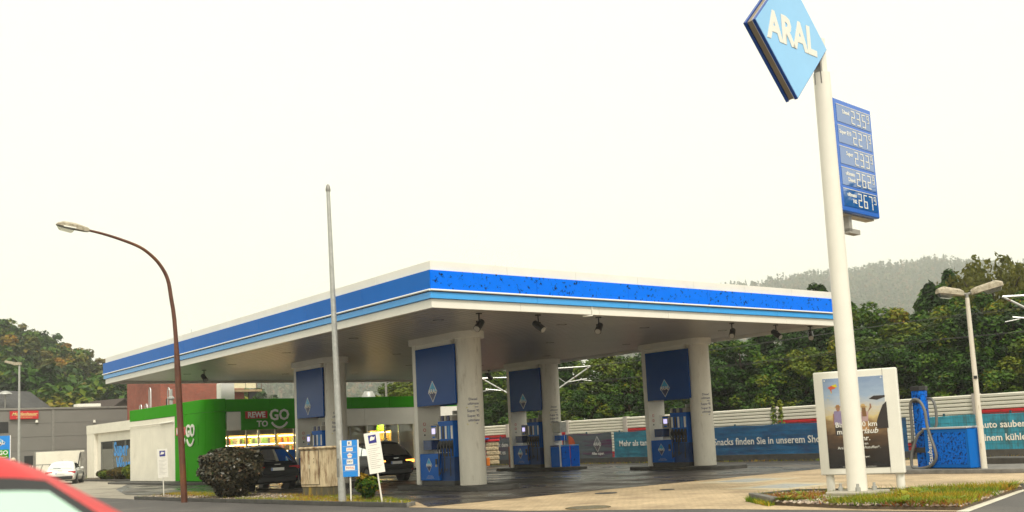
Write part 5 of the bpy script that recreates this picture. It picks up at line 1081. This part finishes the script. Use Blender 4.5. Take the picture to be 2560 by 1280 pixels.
bo = bpy.data.objects.new('body', bm_); col.objects.link(bo); bo.parent = per
k = MB(); k.add([], []); 
vs_ = []; fs_ = []; n1, n2 = 14, 7
for i in range(n2+1):
    for j in range(n1): a, b2 = math.pi*.55*i/n2, 2*math.pi*j/n1; vs_.append((.108*math.sin(a)*math.cos(b2), .02+.118*math.sin(a)*math.sin(b2), 1.64+.13*math.cos(a)))
for i in range(n2):
    for j in range(n1): fs_.append((i*n1+j, i*n1+(j+1) % n1, (i+1)*n1+(j+1) % n1, (i+1)*n1+j))
k.add(vs_, fs_); o = k.build('hair', mat('hair_fair', (.60, .52, .40), .8, var=.15), per, smooth=True)
k = MB()
for s in (-1, 1): k.prism([(.03*math.cos(2*math.pi*i/10)+s*.036, .02*math.sin(2*math.pi*i/10)) for i in range(10)], 0, .01, 0, frame((0, -.115, 1.625), (1, 0, 0), (0, 0, 1)))
k.build('glasses', black, per)
k = MB(); k.tube([(0, -.09, 1.62), (0, -.125, 1.585), (0, -.10, 1.575)], [.01, .017, .01], 6); k.build('nose', MATS['skin'], per); k = MB(); k.box((0, -.1, 1.545), (.045, .012, .01)); k.build('mouth', mat('lips', (.35, .12, .1), .5), per)
for s in (-1, 1): k = MB(); k.box((s*.098, .0, 1.61), (.02, .04, .06)); k.build('ear', MATS['skin'], per, bevel=.008)
# ================================================================ VEGETATION
G = lambda r, g_, b: (r, g_, b)
leaf_g = leafmat('leaf_green', [(0, G(.009, .028, .002)), (.3, G(.024, .075, .004)), (.55, G(.065, .145, .005)), (.8, G(.20, .20, .006)), (1, G(.38, .18, .008))], trans=.25)
leaf_y = leafmat('leaf_yellowgreen', [(0, G(.03, .065, .005)), (.5, G(.11, .17, .010)), (1, G(.28, .26, .015))], trans=.25)
leaf_a = leafmat('leaf_autumn', [(0, G(.024, .05, .006)), (.4, G(.075, .095, .010)), (.75, G(.21, .16, .014)), (1, G(.38, .19, .015))], trans=.25)
leaf_w = leafmat('leaf_willow', [(0, G(.05, .065, .010)), (.5, G(.11, .115, .014)), (1, G(.20, .18, .02))])
leaf_d = leafmat('leaf_dark', [(0, G(.016, .017, .010)), (.5, G(.045, .042, .022)), (.85, G(.12, .09, .055)), (1, G(.25, .10, .04))], rough=.28, trans=.05)
leaf_s = leafmat('leaf_shrub', [(0, G(.03, .035, .01)), (.5, G(.07, .06, .012)), (1, G(.16, .10, .015))])
leaf_far = leafmat('leaf_far', [(0, G(.025, .05, .014)), (.5, G(.05, .085, .02)), (.8, G(.11, .10, .03)), (1, G(.19, .10, .04))])
grassm = leafmat('grass_blades', [(0, G(.06, .13, .008)), (.4, G(.16, .24, .012)), (.7, G(.34, .32, .015)), (1, G(.50, .24, .02))], trans=.3)
redweed = leafmat('dry_weeds', [(0, G(.22, .07, .015)), (.5, G(.36, .15, .03)), (1, G(.42, .30, .05))], trans=.2)
def unit(a): return a/np.maximum(np.linalg.norm(a, axis=1, keepdims=True), 1e-9)
def leaf_mesh(name, P, Nn, size, tint, m, rg, asp=1.6):
    n = len(P); size = np.broadcast_to(size, (n,))
    a = unit(np.cross(Nn, rg.normal(size=(n, 3)))); b = np.cross(Nn, a)
    a = a*(size*.5*asp)[:, None]; b = b*(size*.5)[:, None]; bend = Nn*(size*.12)[:, None]
    v = np.stack([P-a, P-b+bend, P+a, P+b+bend], 1).reshape(-1, 3)
    me = bpy.data.meshes.new(name); me.vertices.add(4*n); me.vertices.foreach_set('co', v.ravel().astype(np.float32))
    me.loops.add(4*n); me.loops.foreach_set('vertex_index', np.arange(4*n, dtype=np.int32)); me.polygons.add(n); me.polygons.foreach_set('loop_start', np.arange(0, 4*n, 4, dtype=np.int32)); 
    me.update(calc_edges=True)
    at_ = me.attributes.new('tint', 'FLOAT', 'FACE'); at_.data.foreach_set('value', np.clip(tint, 0, 1).astype(np.float32)); me.materials.append(m); return me
def crown_pts(rg, n, rx, rz, zc, ncl, cr, lo=-.75):
    c = unit(rg.normal(size=(ncl*3, 3))); c = c[c[:, 2] > lo][:ncl]; r = rg.uniform(.35, 1., len(c))**.5
    lob = 1+.22*np.sin(c[:, 0]*5+rg.uniform(0, 6))*np.cos(c[:, 1]*4+rg.uniform(0, 6))+rg.uniform(-.12, .12, len(c))
    cen = c*(r*lob)[:, None]*np.array([rx, rx, rz])+np.array([0, 0, zc])
    ct = rg.uniform(-.3, .3, len(c))+.12*c[:, 2]
    k = rg.integers(0, len(cen), n); o = unit(rg.normal(size=(n, 3)))*(rg.uniform(.3, 1, n)**.5)[:, None]
    rad = cr*rg.uniform(.7, 1.3, len(cen))[k]
    P = cen[k]+o*rad[:, None]*np.array([1, 1, .7])
    Nn = unit(o*.8+np.array([0, 0, .9])+rg.normal(size=(n, 3))*.45)
    return P, Nn, ct[k]+rg.normal(size=n)*.08, cen
def make_tree(seed, h, rx, n, leaf, m, base, ncl=60, cr=1.1, trunk_r=.22, name='broadleaf_tree', tint0=.35, cone=.15):
    rg = np.random.default_rng(seed); zc = base+(h-base)*.5; rz = (h-base)*.5
    P, Nn, tn, cen = crown_pts(rg, n, rx, rz, zc, ncl, cr)
    for A_ in (P, cen): s_ = 1-cone*np.clip((A_[:, 2]-zc)/rz, -.3, 1.1); A_[:, 0] *= s_; A_[:, 1] *= s_
    root = bpy.data.objects.new(name, None); col.objects.link(root)
    me = leaf_mesh('crown', P, Nn, leaf*rg.uniform(.7, 1.3, n), tint0+tn, m, rg); o = bpy.data.objects.new('crown', me); col.objects.link(o); o.parent = root
    k = MB(); tp = [(0, 0, -.3), (.1, .05, h*.25), (.15, -.1, h*.5), (.05, .05, h*.82)]; k.tube(tp, [trunk_r*1.25, trunk_r, trunk_r*.7, trunk_r*.2], 8)
    for i in rg.choice(len(cen), min(len(cen), 16), replace=False):
        c = V(cen[i]); s = V((.1, 0, max(h*.16, c.z*.62))); mid = s.lerp(c, .5)+V((0, 0, -.15)); k.tube([s, mid, c], [trunk_r*.42, trunk_r*.25, trunk_r*.08], 5, cap=False)
    k.build('trunk', wood, root, smooth=True)
    return root
def place(proto, used, loc, rz, sc, label, group, cat='tree'):
    if proto.name not in used: used.add(proto.name); o = proto; o.location = loc; o.rotation_euler = (0, 0, rz)
    else: o = copy_thing(proto, loc, rz)
    o.scale = (sc[0], sc[0], sc[1]); tag(o, label, cat, group); return o
used = set()
# ---- trees behind the railway
near = [make_tree(11, 11, 4.2, 13000, .22, leaf_g, 1.2, 62, .95, tint0=.27), make_tree(12, 11, 3.4, 12000, .22, leaf_g, .8, 56, .9, tint0=.16, cone=.6), make_tree(13, 11, 4.4, 13500, .21, leaf_g, 1.0, 66, .95, tint0=.32, cone=.3), make_tree(14, 11, 3.8, 12000, .23, leaf_y, 1.0, 65, 1.0)]
RowA = [(1215, 905, 40, 3), (1290, 900, 42, 0), (1370, 880, 41, 0), (1455, 870, 44, 2), (1545, 862, 40, 3), (1625, 860, 43, 0), (1705, 850, 41, 1), (1790, 835, 43, 0), (1860, 820, 40, 2), (1935, 810, 42, 1), (2010, 790, 41, 0), (2068, 705, 50, 1), (2118, 722, 44, 1), (2195, 738, 42, 2), (2262, 800, 40, 3), (2318, 738, 43, 0), (2395, 668, 46, 1), (2450, 720, 42, 2), (2545, 735, 41, 0), (2625, 700, 43, 2), (2330, 830, 39.5, 2), (2160, 850, 39.5, 1), (1980, 860, 39.5, 2), (1880, 900, 39, 0), (2440, 840, 39.5, 1), (2540, 850, 39.5, 0)]
def side(x): 
    return 'left of the tall pylon pole' if x < 2090 else 'right of the tall pylon pole'
ordn = ['nearest the canopy corner'] 
gl = sorted(RowA); names_l = {}
for rank, r_ in enumerate(gl): names_l[r_] = rank
ords = 'first second third fourth fifth sixth seventh eighth ninth tenth eleventh twelfth thirteenth fourteenth fifteenth sixteenth seventeenth eighteenth nineteenth twentieth twenty-first twenty-second twenty-third twenty-fourth twenty-fifth twenty-sixth'.split()
for (x, yt, X_, kd) in RowA:
    p = onX(x, 1060, X_); H_ = hgt(x, yt, p); s = H_/11.2
    place(near[kd], used, (p.x, p.y, 0), random.uniform(0, 6.28), (max(.8, min(1.15, s)), s), '%s tree from the left in the row behind the noise barrier, %s' % (ords[names_l[(x, yt, X_, kd)]], ['mixed green', 'dark green', 'bushy green', 'yellow green'][kd]), 'trees behind the noise barrier')
# understorey along the barrier
for i, x in enumerate(range(1200, 2680, 75)):
    p = onX(x, 1075, 37.2+1.5*(i % 2)); place(near[(i*5) % 4], used, (p.x, p.y, -1.2), i*1.3, (.62, .50+.08*(i % 3)), 'low %s bush, number %s from the left along the noise barrier' % (['green', 'dark green', 'leafy green', 'yellow green'][(i*5) % 4], (ords[i] if i < 26 else i)), 'bushes along the railway', 'bush')
# willow
rg = np.random.default_rng(5); pw = onX(2512, 1060, 48); Hw = hgt(2512, 640, pw)
wl = thing('willow_tree', 'tall yellowish weeping willow at the right edge', 'tree', (pw.x, pw.y, 0))
PP = []; TT = []; NN = []
ns_ = 420
for i in range(ns_):
    a = rg.uniform(0, 6.28); r_ = 4.2*math.sqrt(rg.uniform(.02, 1)); zt = Hw*(1-.32*(r_/4.2)**2)+rg.uniform(-.8, .5); L_ = rg.uniform(2.5, 5.5); nn = 34
    u = rg.uniform(0, 1, nn); rr = r_+.35*u; PP.append(np.stack([rr*math.cos(a)+rg.normal(size=nn)*.1, rr*math.sin(a)+rg.normal(size=nn)*.1, zt-u*L_], 1)); TT.append(.45+rg.normal()*.15+rg.normal(size=nn)*.06); q = rg.normal(size=(nn, 3)); q[:, 2] *= .25; NN.append(unit(q))
PP = np.concatenate(PP); NN = np.concatenate(NN); TT = np.concatenate(TT)
me = leaf_mesh('crown', PP, NN, .17, TT, leaf_w, rg, 2.4); o = bpy.data.objects.new('crown', me); col.objects.link(o); o.parent = wl
k = MB(); k.tube([(0, 0, -.2), (.2, 0, Hw*.4), (.1, .1, Hw*.9)], [.4, .3, .06], 8)
for i in range(12): a = i*.52; k.tube([(.15, 0, Hw*(.3+.03*i)), (2*math.cos(a), 2*math.sin(a), Hw*.75), (3*math.cos(a), 3*math.sin(a), Hw*.85)], [.14, .08, .03], 5)
k.build('trunk', wood, wl)

# ---- hills
def interp(x, pts):
    xs_, ys_ = zip(*pts); return float(np.interp(x, xs_, ys_))
def hill(name, m, pxs, d0, d1, skyline, h0, tree_h, nd=14, curve=1.):
    # surface swept over viewing directions: each column climbs from h0 at depth d0 to the skyline at d1, then falls away
    k = MB(); n = len(pxs)
    def zat(x, d):
        ytop = interp(x, skyline); P = atd(x, ytop, d1); zt = P.z-tree_h
        u = (d-d0)/(d1-d0)
        return h0+(zt-h0)*max(0, u)**curve if u <= 1 else zt-(d-d1)*.25
    ds = [d0*.9]+list(np.linspace(d0, d1, nd))+[d1*1.08, d1*1.2]
    for x in pxs:
        for d in ds:
            P = atd(x, 1000, d); z = zat(x, d) if d > d0 else h0-1
            k.v.append((P.x, P.y, z if d < d1*1.15 else -1))
    m_ = len(ds)
    for i in range(n-1):
        for j in range(m_-1): q = i*m_+j; k.f.append((q, q+m_, q+m_+1, q+1)); k.m.append(0)
    o = struct(k, name, m, smooth=True, hard=False); return zat
hillm = mat('hill_floor', (.035, .05, .018), .95, var=.5, vs_=.08)
skyL = [(-500, 690), (-200, 730), (0, 768), (60, 778), (95, 800), (112, 838), (150, 832), (205, 838), (235, 866), (268, 895), (330, 935), (420, 960), (520, 975), (640, 990)]
zL = hill('hillside', hillm, list(range(-500, 660, 40)), 128, 235, skyL, 0., 11.0)
ht = [make_tree(21, 11, 4.2, 2300, .62, leaf_a, 1.0, 45, 1.2), make_tree(22, 11, 3.8, 2300, .60, leaf_g, 1.0, 45, 1.2, tint0=.30), make_tree(23, 11, 4.4, 2400, .62, leaf_g, .8, 50, 1.2, tint0=.48), make_tree(24, 11, 4.0, 2200, .62, leaf_a, .8, 42, 1.2, tint0=.48), make_tree(25, 11, 3.8, 2200, .58, leaf_g, .8, 45, 1.1, tint0=.22)]
hl = ['olive brown autumn tree on the wooded hillside at the left', 'dark green tree on the wooded hillside at the left', 'yellowing green tree on the wooded hillside at the left', 'orange tinged autumn tree on the wooded hillside at the left', 'blackish green tree on the wooded hillside at the left']
hill_list = []
for ri, d in enumerate((136, 152, 170, 190, 212, 234)):
    step = 5.0/d*F_PX; x = -230+random.uniform(0, 40)
    while x < 640:
        xx = x+random.uniform(-12, 12); dd = d+random.uniform(-7, 7); P = atd(xx, 1000, dd); z = zL(xx, min(dd, 235))
        kd = random.choice((0, 1, 1, 2, 1, 3, 4, 2, 0, 2)); sc_ = random.uniform(.85, 1.12)
        ho_ = place(ht[kd], used, (P.x, P.y, z-.4), random.uniform(0, 6.28), (sc_, sc_*random.uniform(.9, 1.05)), hl[kd], 'trees of the wooded hillside')
        hill_list.append((kd, xx, ho_)); x += step*random.uniform(.8, 1.15)
for kd in range(5):
    for i, (_, xx, ho_) in enumerate(sorted([q for q in hill_list if q[0] == kd], key=lambda q: q[1])): ho_['label'] = '%s %s, counted from the left' % (ords[min(i, 25)], hl[kd])
# far hills, wooded: one mass each
def forest(name, label_, zat, pxr, d0, d1, n, seed, hmin=7, hmax=13, leaf=1.5, per=34, m=leaf_far, conifer=.35):
    rg = np.random.default_rng(seed); P = []; N_ = []; T_ = []; S_ = []
    for i in range(n):
        d = math.sqrt(rg.uniform(d0*d0, d1*d1)); x = rg.uniform(*pxr); Q = atd(x, 1000, d); z = zat(x, d); h = rg.uniform(hmin, hmax); con = rg.uniform() < conifer
        tb = rg.uniform(0, .35) if con else rg.uniform(.2, 1)
        u = rg.uniform(0, 1, per)
        if con: r_ = (1-u)*h*.2*np.sqrt(rg.uniform(.3, 1, per)); zz = u*h*1.15
        else: r_ = h*.30*np.sqrt(np.maximum(0, 1-(2*u-1)**2))*np.sqrt(rg.uniform(.5, 1, per)); zz = h*.15+u*h*.85
        a = rg.uniform(0, 6.28, per); off = np.stack([r_*np.cos(a), r_*np.sin(a), zz], 1)
        P.append(off+np.array([Q.x, Q.y, z])); N_.append(unit(np.stack([np.cos(a), np.sin(a), .7+0*a], 1)+rg.normal(size=(per, 3))*.3)); T_.append(tb+rg.normal(size=per)*.06); S_.append(np.full(per, leaf*rg.uniform(.8, 1.2)))
    me = leaf_mesh(name, np.concatenate(P), np.concatenate(N_), np.concatenate(S_), np.concatenate(T_), m, rg, 1.3); o = bpy.data.objects.new(name, me); col.objects.link(o); o['kind'] = 'stuff'; o['label'] = label_; o['category'] = 'forest'; return o
skyC = [(300, 960), (500, 930), (700, 900), (900, 905), (1100, 900), (1300, 880), (1450, 900)]
zC = hill('distant_hill', hillm, list(range(300, 1500, 50)), 700, 1200, skyC, 4., 18)
forest('distant_woodland', 'hazy wooded hill seen between canopy and shop roof', zC, (420, 1300), 715, 1200, 3000, 31, hmin=14, hmax=24, leaf=3.3, per=30)
skyR = [(1500, 760), (1700, 730), (1800, 712), (1900, 700), (2050, 672), (2130, 672), (2215, 655), (2300, 645), (2345, 640), (2380, 632), (2450, 642), (2560, 645), (2800, 650), (3000, 660)]
zR = hill('distant_hill', hillm, list(range(1500, 3000, 50)), 800, 1550, skyR, 4., 17, curve=.95)
forest('distant_woodland', 'misty wooded ridge rising at the right behind the trees', zR, (1560, 2760), 930, 1555, 6800, 32, hmin=12, hmax=22, leaf=2.9, per=28)
# yellow green trees seen past the near column
for i, (x, yt, dp, kd) in enumerate(((1005, 960, 95, 3), (1030, 945, 88, 3), (1080, 940, 90, 0), (975, 985, 105, 2))):
    P = atd(x, 1080, dp); H_ = hgt(x, yt, P); place(near[kd], used, (P.x, P.y, 0), i*2., (.85, H_/11.2), ['bright yellow green tree above the shop roof beside the near portal', 'tallest yellow green tree behind the near portal', 'green tree behind the near blue panel', 'small green tree left of the slim railway post'][i], 'trees behind the shop')

# ---- dark clipped bush by the lamp
def shrub(name, label, loc, rx, ry, h, n, leaf, m, seed, base=.1, tint0=.45, stem=True, flat_top=.0, cat='bush'):
    rg = np.random.default_rng(seed); t_ = thing(name, label, cat, loc)
    d = unit(rg.normal(size=(n, 3))); r = rg.uniform(.55, 1, n)**.35; bumps = 1+.07*np.sin(d[:, 0]*7+1)*np.cos(d[:, 1]*6)+.06*np.sin(d[:, 2]*9+d[:, 0]*4)
    q = np.sign(d)*np.abs(d)**(1-.35*flat_top); P = q*(r*bumps)[:, None]*np.array([rx, ry, (h-base)/2])+np.array([0, 0, base+(h-base)/2])
    w_ = np.clip((P[:, 2]-base)/(h*.5), .42, 1)**.6; P[:, 0] *= w_; P[:, 1] *= w_
    me = leaf_mesh('foliage', P, unit(d*.8+np.array([0, 0, .5])+rg.normal(size=(n, 3))*.5), leaf*rg.uniform(.7, 1.3, n), tint0+rg.normal(size=n)*.22, m, rg, 1.7); o = bpy.data.objects.new('foliage', me); col.objects.link(o); o.parent = t_
    k = MB()
    for i in range(9): a = i*.7; k.tube([(.05*math.cos(a), .05*math.sin(a), 0), (.35*rx*math.cos(a), .35*ry*math.sin(a), h*.35), (.6*rx*math.cos(a+.3), .6*ry*math.sin(a+.3), h*.7)], [.025, .018, .008], 5)
    k.build('stems', wood, t_); return t_
pb_ = gp(578, 1250); shrub('dark_bush', 'large rounded dark brown leaved bush beside the rusty lamp post', (pb_.x, pb_.y, .04), 1.02, .98, 1.64, 9000, .078, leaf_d, 41, base=.05, tint0=.55, flat_top=.8)
pb_ = gp(912, 1258); shrub('rose_bush', 'small green bush with yellow and orange tips between the two signs', (pb_.x+.1, pb_.y, .04), .36, .36, .68, 700, .085, leaf_g, 42, tint0=.45); 
kk_ = shrub('rose_tip', 'tuft of yellow leaves topping the small bush between the signs', (pb_.x-.05, pb_.y, .5), .16, .16, .3, 60, .09, leafmat('leaf_gold', [(0, G(.3, .16, .01)), (1, G(.5, .36, .02))]), 43, base=.05)
for i, (x, y, rx, h, lf, lb) in enumerate(((260, 1192, .5, .7, leaf_s, 'low brownish shrub left end by the car wash window'), (272, 1193, .7, .66, leaf_y, 'yellow flecked shrub under the car wash window'), (303, 1196, .95, .85, leaf_s, 'rounded olive shrub under the Super Wasch lettering'), (325, 1192, .5, 1.0, leaf_y, 'pale green shrub half hidden by the shop corner'))):
    p = onX(x, y, 7.0); shrub('wash_shrub', lb, (7.0, p.y, .02), rx, rx, h, 1500, .12, lf, 50+i, tint0=.5)
k = MB(); k.prism([(6.2, 58.5), (6.2, 41), (8, 41), (8, 58.5)], -.02, .1); o = struct(k, 'shrub_bed', soil)
kerb_run(o, [(6.2, 58.5), (6.2, 41)], .12, .14, kerbdk, 2.)

# ---- gravel, grass and weeds of the beds
def inpoly(P, poly):
    x, y = P[:, 0], P[:, 1]; ins = np.zeros(len(P), bool); j = len(poly)-1
    for i in range(len(poly)):
        xi, yi = poly[i]; xj, yj = poly[j]; c = ((yi > y) != (yj > y)) & (x < (xj-xi)*(y-yi)/(yj-yi+1e-12)+xi); ins ^= c; j = i
    return ins
def scatter(poly, n, rg, keep=None):
    a = np.array(poly); lo, hi = a.min(0), a.max(0); P = rg.uniform(lo, hi, (n*4, 2)); P = P[inpoly(P, poly)]
    if keep is not None: P = P[keep(P, rg)]
    return P[:n]
def pebbles(name, poly, n, z, m, seed, size=.03, keep=None):
    rg = np.random.default_rng(seed); P = scatter(poly, n, rg, keep); n = len(P)
    oc = np.array([(1, 0, 0), (0, 1, 0), (-1, 0, 0), (0, -1, 0), (0, 0, .7), (0, 0, -.5)]); F_ = np.array([(0, 1, 4), (1, 2, 4), (2, 3, 4), (3, 0, 4), (1, 0, 5), (2, 1, 5), (3, 2, 5), (0, 3, 5)])
    s = size*rg.uniform(.5, 1.5, n); a = rg.uniform(0, 6.28, n); ca, sa = np.cos(a), np.sin(a); st_ = rg.uniform(.6, 1.4, n)
    v = oc[None]*s[:, None, None]; v[:, :, 0] *= st_[:, None]; x = v[:, :, 0]*ca[:, None]-v[:, :, 1]*sa[:, None]; y = v[:, :, 0]*sa[:, None]+v[:, :, 1]*ca[:, None]
    v = np.stack([x+P[:, :1], y+P[:, 1:], v[:, :, 2]+z+rg.uniform(0, .02, n)[:, None]], 2).reshape(-1, 3); f = (F_[None]+6*np.arange(n)[:, None, None]).reshape(-1, 3)
    me = bpy.data.meshes.new(name); me.from_pydata(v.tolist(), [], f.tolist()); me.materials.append(m)
    t_ = me.attributes.new('tint', 'FLOAT', 'FACE'); t_.data.foreach_set('value', np.repeat(rg.uniform(0, 1, n), 8).astype(np.float32)); o = bpy.data.objects.new(name, me); col.objects.link(o); o['kind'] = 'stuff'; return o
stonem = leafmat('pebble', [(0, G(.06, .045, .035)), (.35, G(.22, .16, .12)), (.7, G(.42, .34, .27)), (1, G(.62, .56, .48))], rough=.7, trans=0.)
def blades(name, poly, n, z, m, seed, hmin=.05, hmax=.16, wd=.012, keep=None, tint=(0, 1), patchy=1.):
    rg = np.random.default_rng(seed); P = scatter(poly, n, rg, keep); n = len(P); h = rg.uniform(hmin, hmax, n); a = rg.uniform(0, 6.28, n); d = np.stack([np.cos(a), np.sin(a)], 1)*wd; ln = rg.normal(size=(n, 2))*h[:, None]*.6
    B0 = np.c_[P-d, np.full(n, z)]; B1 = np.c_[P+d, np.full(n, z)]; T_ = np.c_[P+ln, z+h]; v = np.stack([B0, B1, T_], 1).reshape(-1, 3)
    me = bpy.data.meshes.new(name); me.from_pydata(v.tolist(), [], np.arange(3*n).reshape(-1, 3).tolist()); me.materials.append(m)
    tt = .5+.35*np.sin(P[:, 0]*2.3+P[:, 1]*1.1)*np.cos(P[:, 1]*1.7)*patchy+rg.normal(size=n)*.15; tt = tint[0]+(tint[1]-tint[0])*tt
    t_ = me.attributes.new('tint', 'FLOAT', 'FACE'); t_.data.foreach_set('value', np.clip(tt, 0, 1).astype(np.float32)); o = bpy.data.objects.new(name, me); col.objects.link(o); o['kind'] = 'stuff'; return o
pebbles('gravel', BL, 6500, .055, stonem, 61, .048, lambda P, rg: (P[:, 1] > 7.5) | (rg.uniform(size=len(P)) < .45))
blades('grass', BL, 11000, .04, grassm, 62, .05, .15, .012, lambda P, rg: ((P[:, 1] < 8.6+1.2*np.sin(P[:, 0]*4)) & (rg.uniform(size=len(P)) < .75)) | ((P[:, 1] > 12.5) & (P[:, 0] > -.9) & (rg.uniform(size=len(P)) < .9)) | (rg.uniform(size=len(P)) < .05), tint=(.2, 1.05))
pebbles('gravel', BR, 6500, .065, stonem, 63, .042, lambda P, rg: np.hypot(P[:, 0]-3.89, P[:, 1]+9.24) > .7)
offp = lambda P: np.hypot(P[:, 0]-3.89, P[:, 1]+9.24) > .75
blades('dry_weeds', BR, 11000, .05, redweed, 64, .04, .14, .016, lambda P, rg: offp(P) & ((np.hypot(P[:, 0]-3.2, (P[:, 1]+8.3)*1.2) < .9) | ((np.sin(P[:, 0]*3+P[:, 1]*2) > -.2) & (P[:, 1] < -9.6))))
blades('grass', BR, 9000, .05, grassm, 65, .06, .2, .014, lambda P, rg: offp(P) & ((P[:, 1] < -9.7) & (rg.uniform(size=len(P)) < .8) | (rg.uniform(size=len(P)) < .06)), tint=(.1, 1.0))
blades('verge_grass', [(21.5, -10), (21.84, -10), (21.84, 33), (21.5, 33)], 1200, 0, grassm, 66, .04, .14, .012)
blades('kerb_weeds', [(2.9, -7.2), (3.35, -6.9), (2.4, -8.4), (2.0, -8.5)], 700, .0, grassm, 67, .05, .14, .015)
def rosette(label, p, n, L_, seed, m):
    rg = np.random.default_rng(seed); t_ = thing('broadleaf_weed', label, 'weed', (p[0], p[1], .05), group='broadleaf weeds in the bed')
    for i in range(n):
        k = MB(); a = 2*math.pi*i/n+rg.uniform(-.3, .3); l = L_*rg.uniform(.7, 1.2); w_ = l*.17; el = rg.uniform(.5, 1.1); c, s = math.cos(a), math.sin(a); row = []
        for u in (0, .35, .7, 1.):
            r_ = l*u*math.cos(el*(1-.5*u)); z_ = l*math.sin(el)*(u-.45*u*u); ww = w_*(4*u*(1-u))**.6*(1 if u not in (0, 1) else 0)+.006; row.append((r_*c+ww*s, r_*s-ww*c, z_)); row.append((r_*c-ww*s, r_*s+ww*c, z_))
        k.add(row, [(0, 2, 3, 1), (2, 4, 5, 3), (4, 6, 7, 5)]); o = k.build('leaf', m, t_)
        at_ = o.data.attributes.new('tint', 'FLOAT', 'FACE'); at_.data.foreach_set('value', [float(rg.uniform(.15, .6))]*3)
for i, (x, y, L_, lb) in enumerate(((1955, 1262, .34, 'broad leaved weed at the kerb corner of the right bed'), (1985, 1262, .3, 'broad leaved weed second from the kerb corner'), (2010, 1252, .26, 'broad leaved weed near the left poster post'), (2055, 1248, .2, 'small weed at the foot of the left poster post'), (2105, 1245, .22, 'weed just left of the pylon foot'), (2275, 1258, .36, 'large weed at the foot of the right poster post'), (2255, 1272, .34, 'weed in front of the right poster post'), (2318, 1250, .42, 'tallest broad leaved weed right of the poster'), (2390, 1268, .3, 'weed in the orange grass near the white kerb line'), (2520, 1232, .34, 'weed at the right tip of the bed by the road'), (2350, 1272, .26, 'weed at the lower edge of the orange grass'))):
    rosette(lb, gp(x, y), 9, L_, 70+i, grassm)
for i, (x, yt, lb) in enumerate(((1935, 992, 'tall leafy stem growing up the banner fence, taller one'), (1953, 1000, 'tall leafy stem growing up the banner fence, shorter one'))):
    p = onX(x, 1055, 22.4); H_ = hgt(x, yt, p); rg = np.random.default_rng(90+i); n = 150; u = rg.uniform(.35, 1, n); a = rg.uniform(0, 6.28, n); r_ = .22*(1.1-u)
    P = np.stack([r_*np.cos(a)+rg.normal(size=n)*.03, r_*np.sin(a)+rg.normal(size=n)*.03, u*H_], 1); t_ = thing('tall_weed', lb, 'weed', (p.x, p.y, 0)); me = leaf_mesh('leaves', P, unit(np.stack([np.cos(a), np.sin(a), .8+0*a], 1)), .11, .55+rg.normal(size=n)*.2, leaf_y, rg); o = bpy.data.objects.new('leaves', me); col.objects.link(o); o.parent = t_
    k = MB(); k.tube([(0, 0, 0), (.03, 0, H_*.5), (0, 0, H_)], [.02, .015, .005], 5); k.build('stem', wood, t_)
p = onX(1635, 1060, 22.4)
# tall trees across the side road on the right, outside the frame (they show in the price board's glass)
for i, (x, y, s) in enumerate(((36.5, -21.5, 1.32), (39, -26, 1.38), (43, -19, 1.4), (34.5, -25.5, 1.2), (40, -16.5, 1.3))):
    place(near[i % 4], used, (x, y, 0), i*1.1, (1.2, s), ['middle', 'tallest', 'farther', 'nearest', 'farthest'][i]+' tall tree across the side road beyond the right picture edge', 'trees across the side road')
# ================================================================ HAZE
hz = MB(); hz.bb((-260, -80, -1.2), (2000, 1620, 268)); ho = hz.build('haze', grey); ho['kind'] = 'stuff'
hm = bpy.data.materials.new('haze_air'); hm.use_nodes = True; N = hm.node_tree.nodes; N.clear(); oo = N.new('ShaderNodeOutputMaterial'); pv = N.new('ShaderNodeVolumePrincipled'); pv.inputs['Color'].default_value = (.97, .98, 1, 1); pv.inputs['Density'].default_value = .00042; pv.inputs['Anisotropy'].default_value = .2; hm.node_tree.links.new(pv.outputs[0], oo.inputs['Volume'])
ho.data.materials.clear(); ho.data.materials.append(hm)
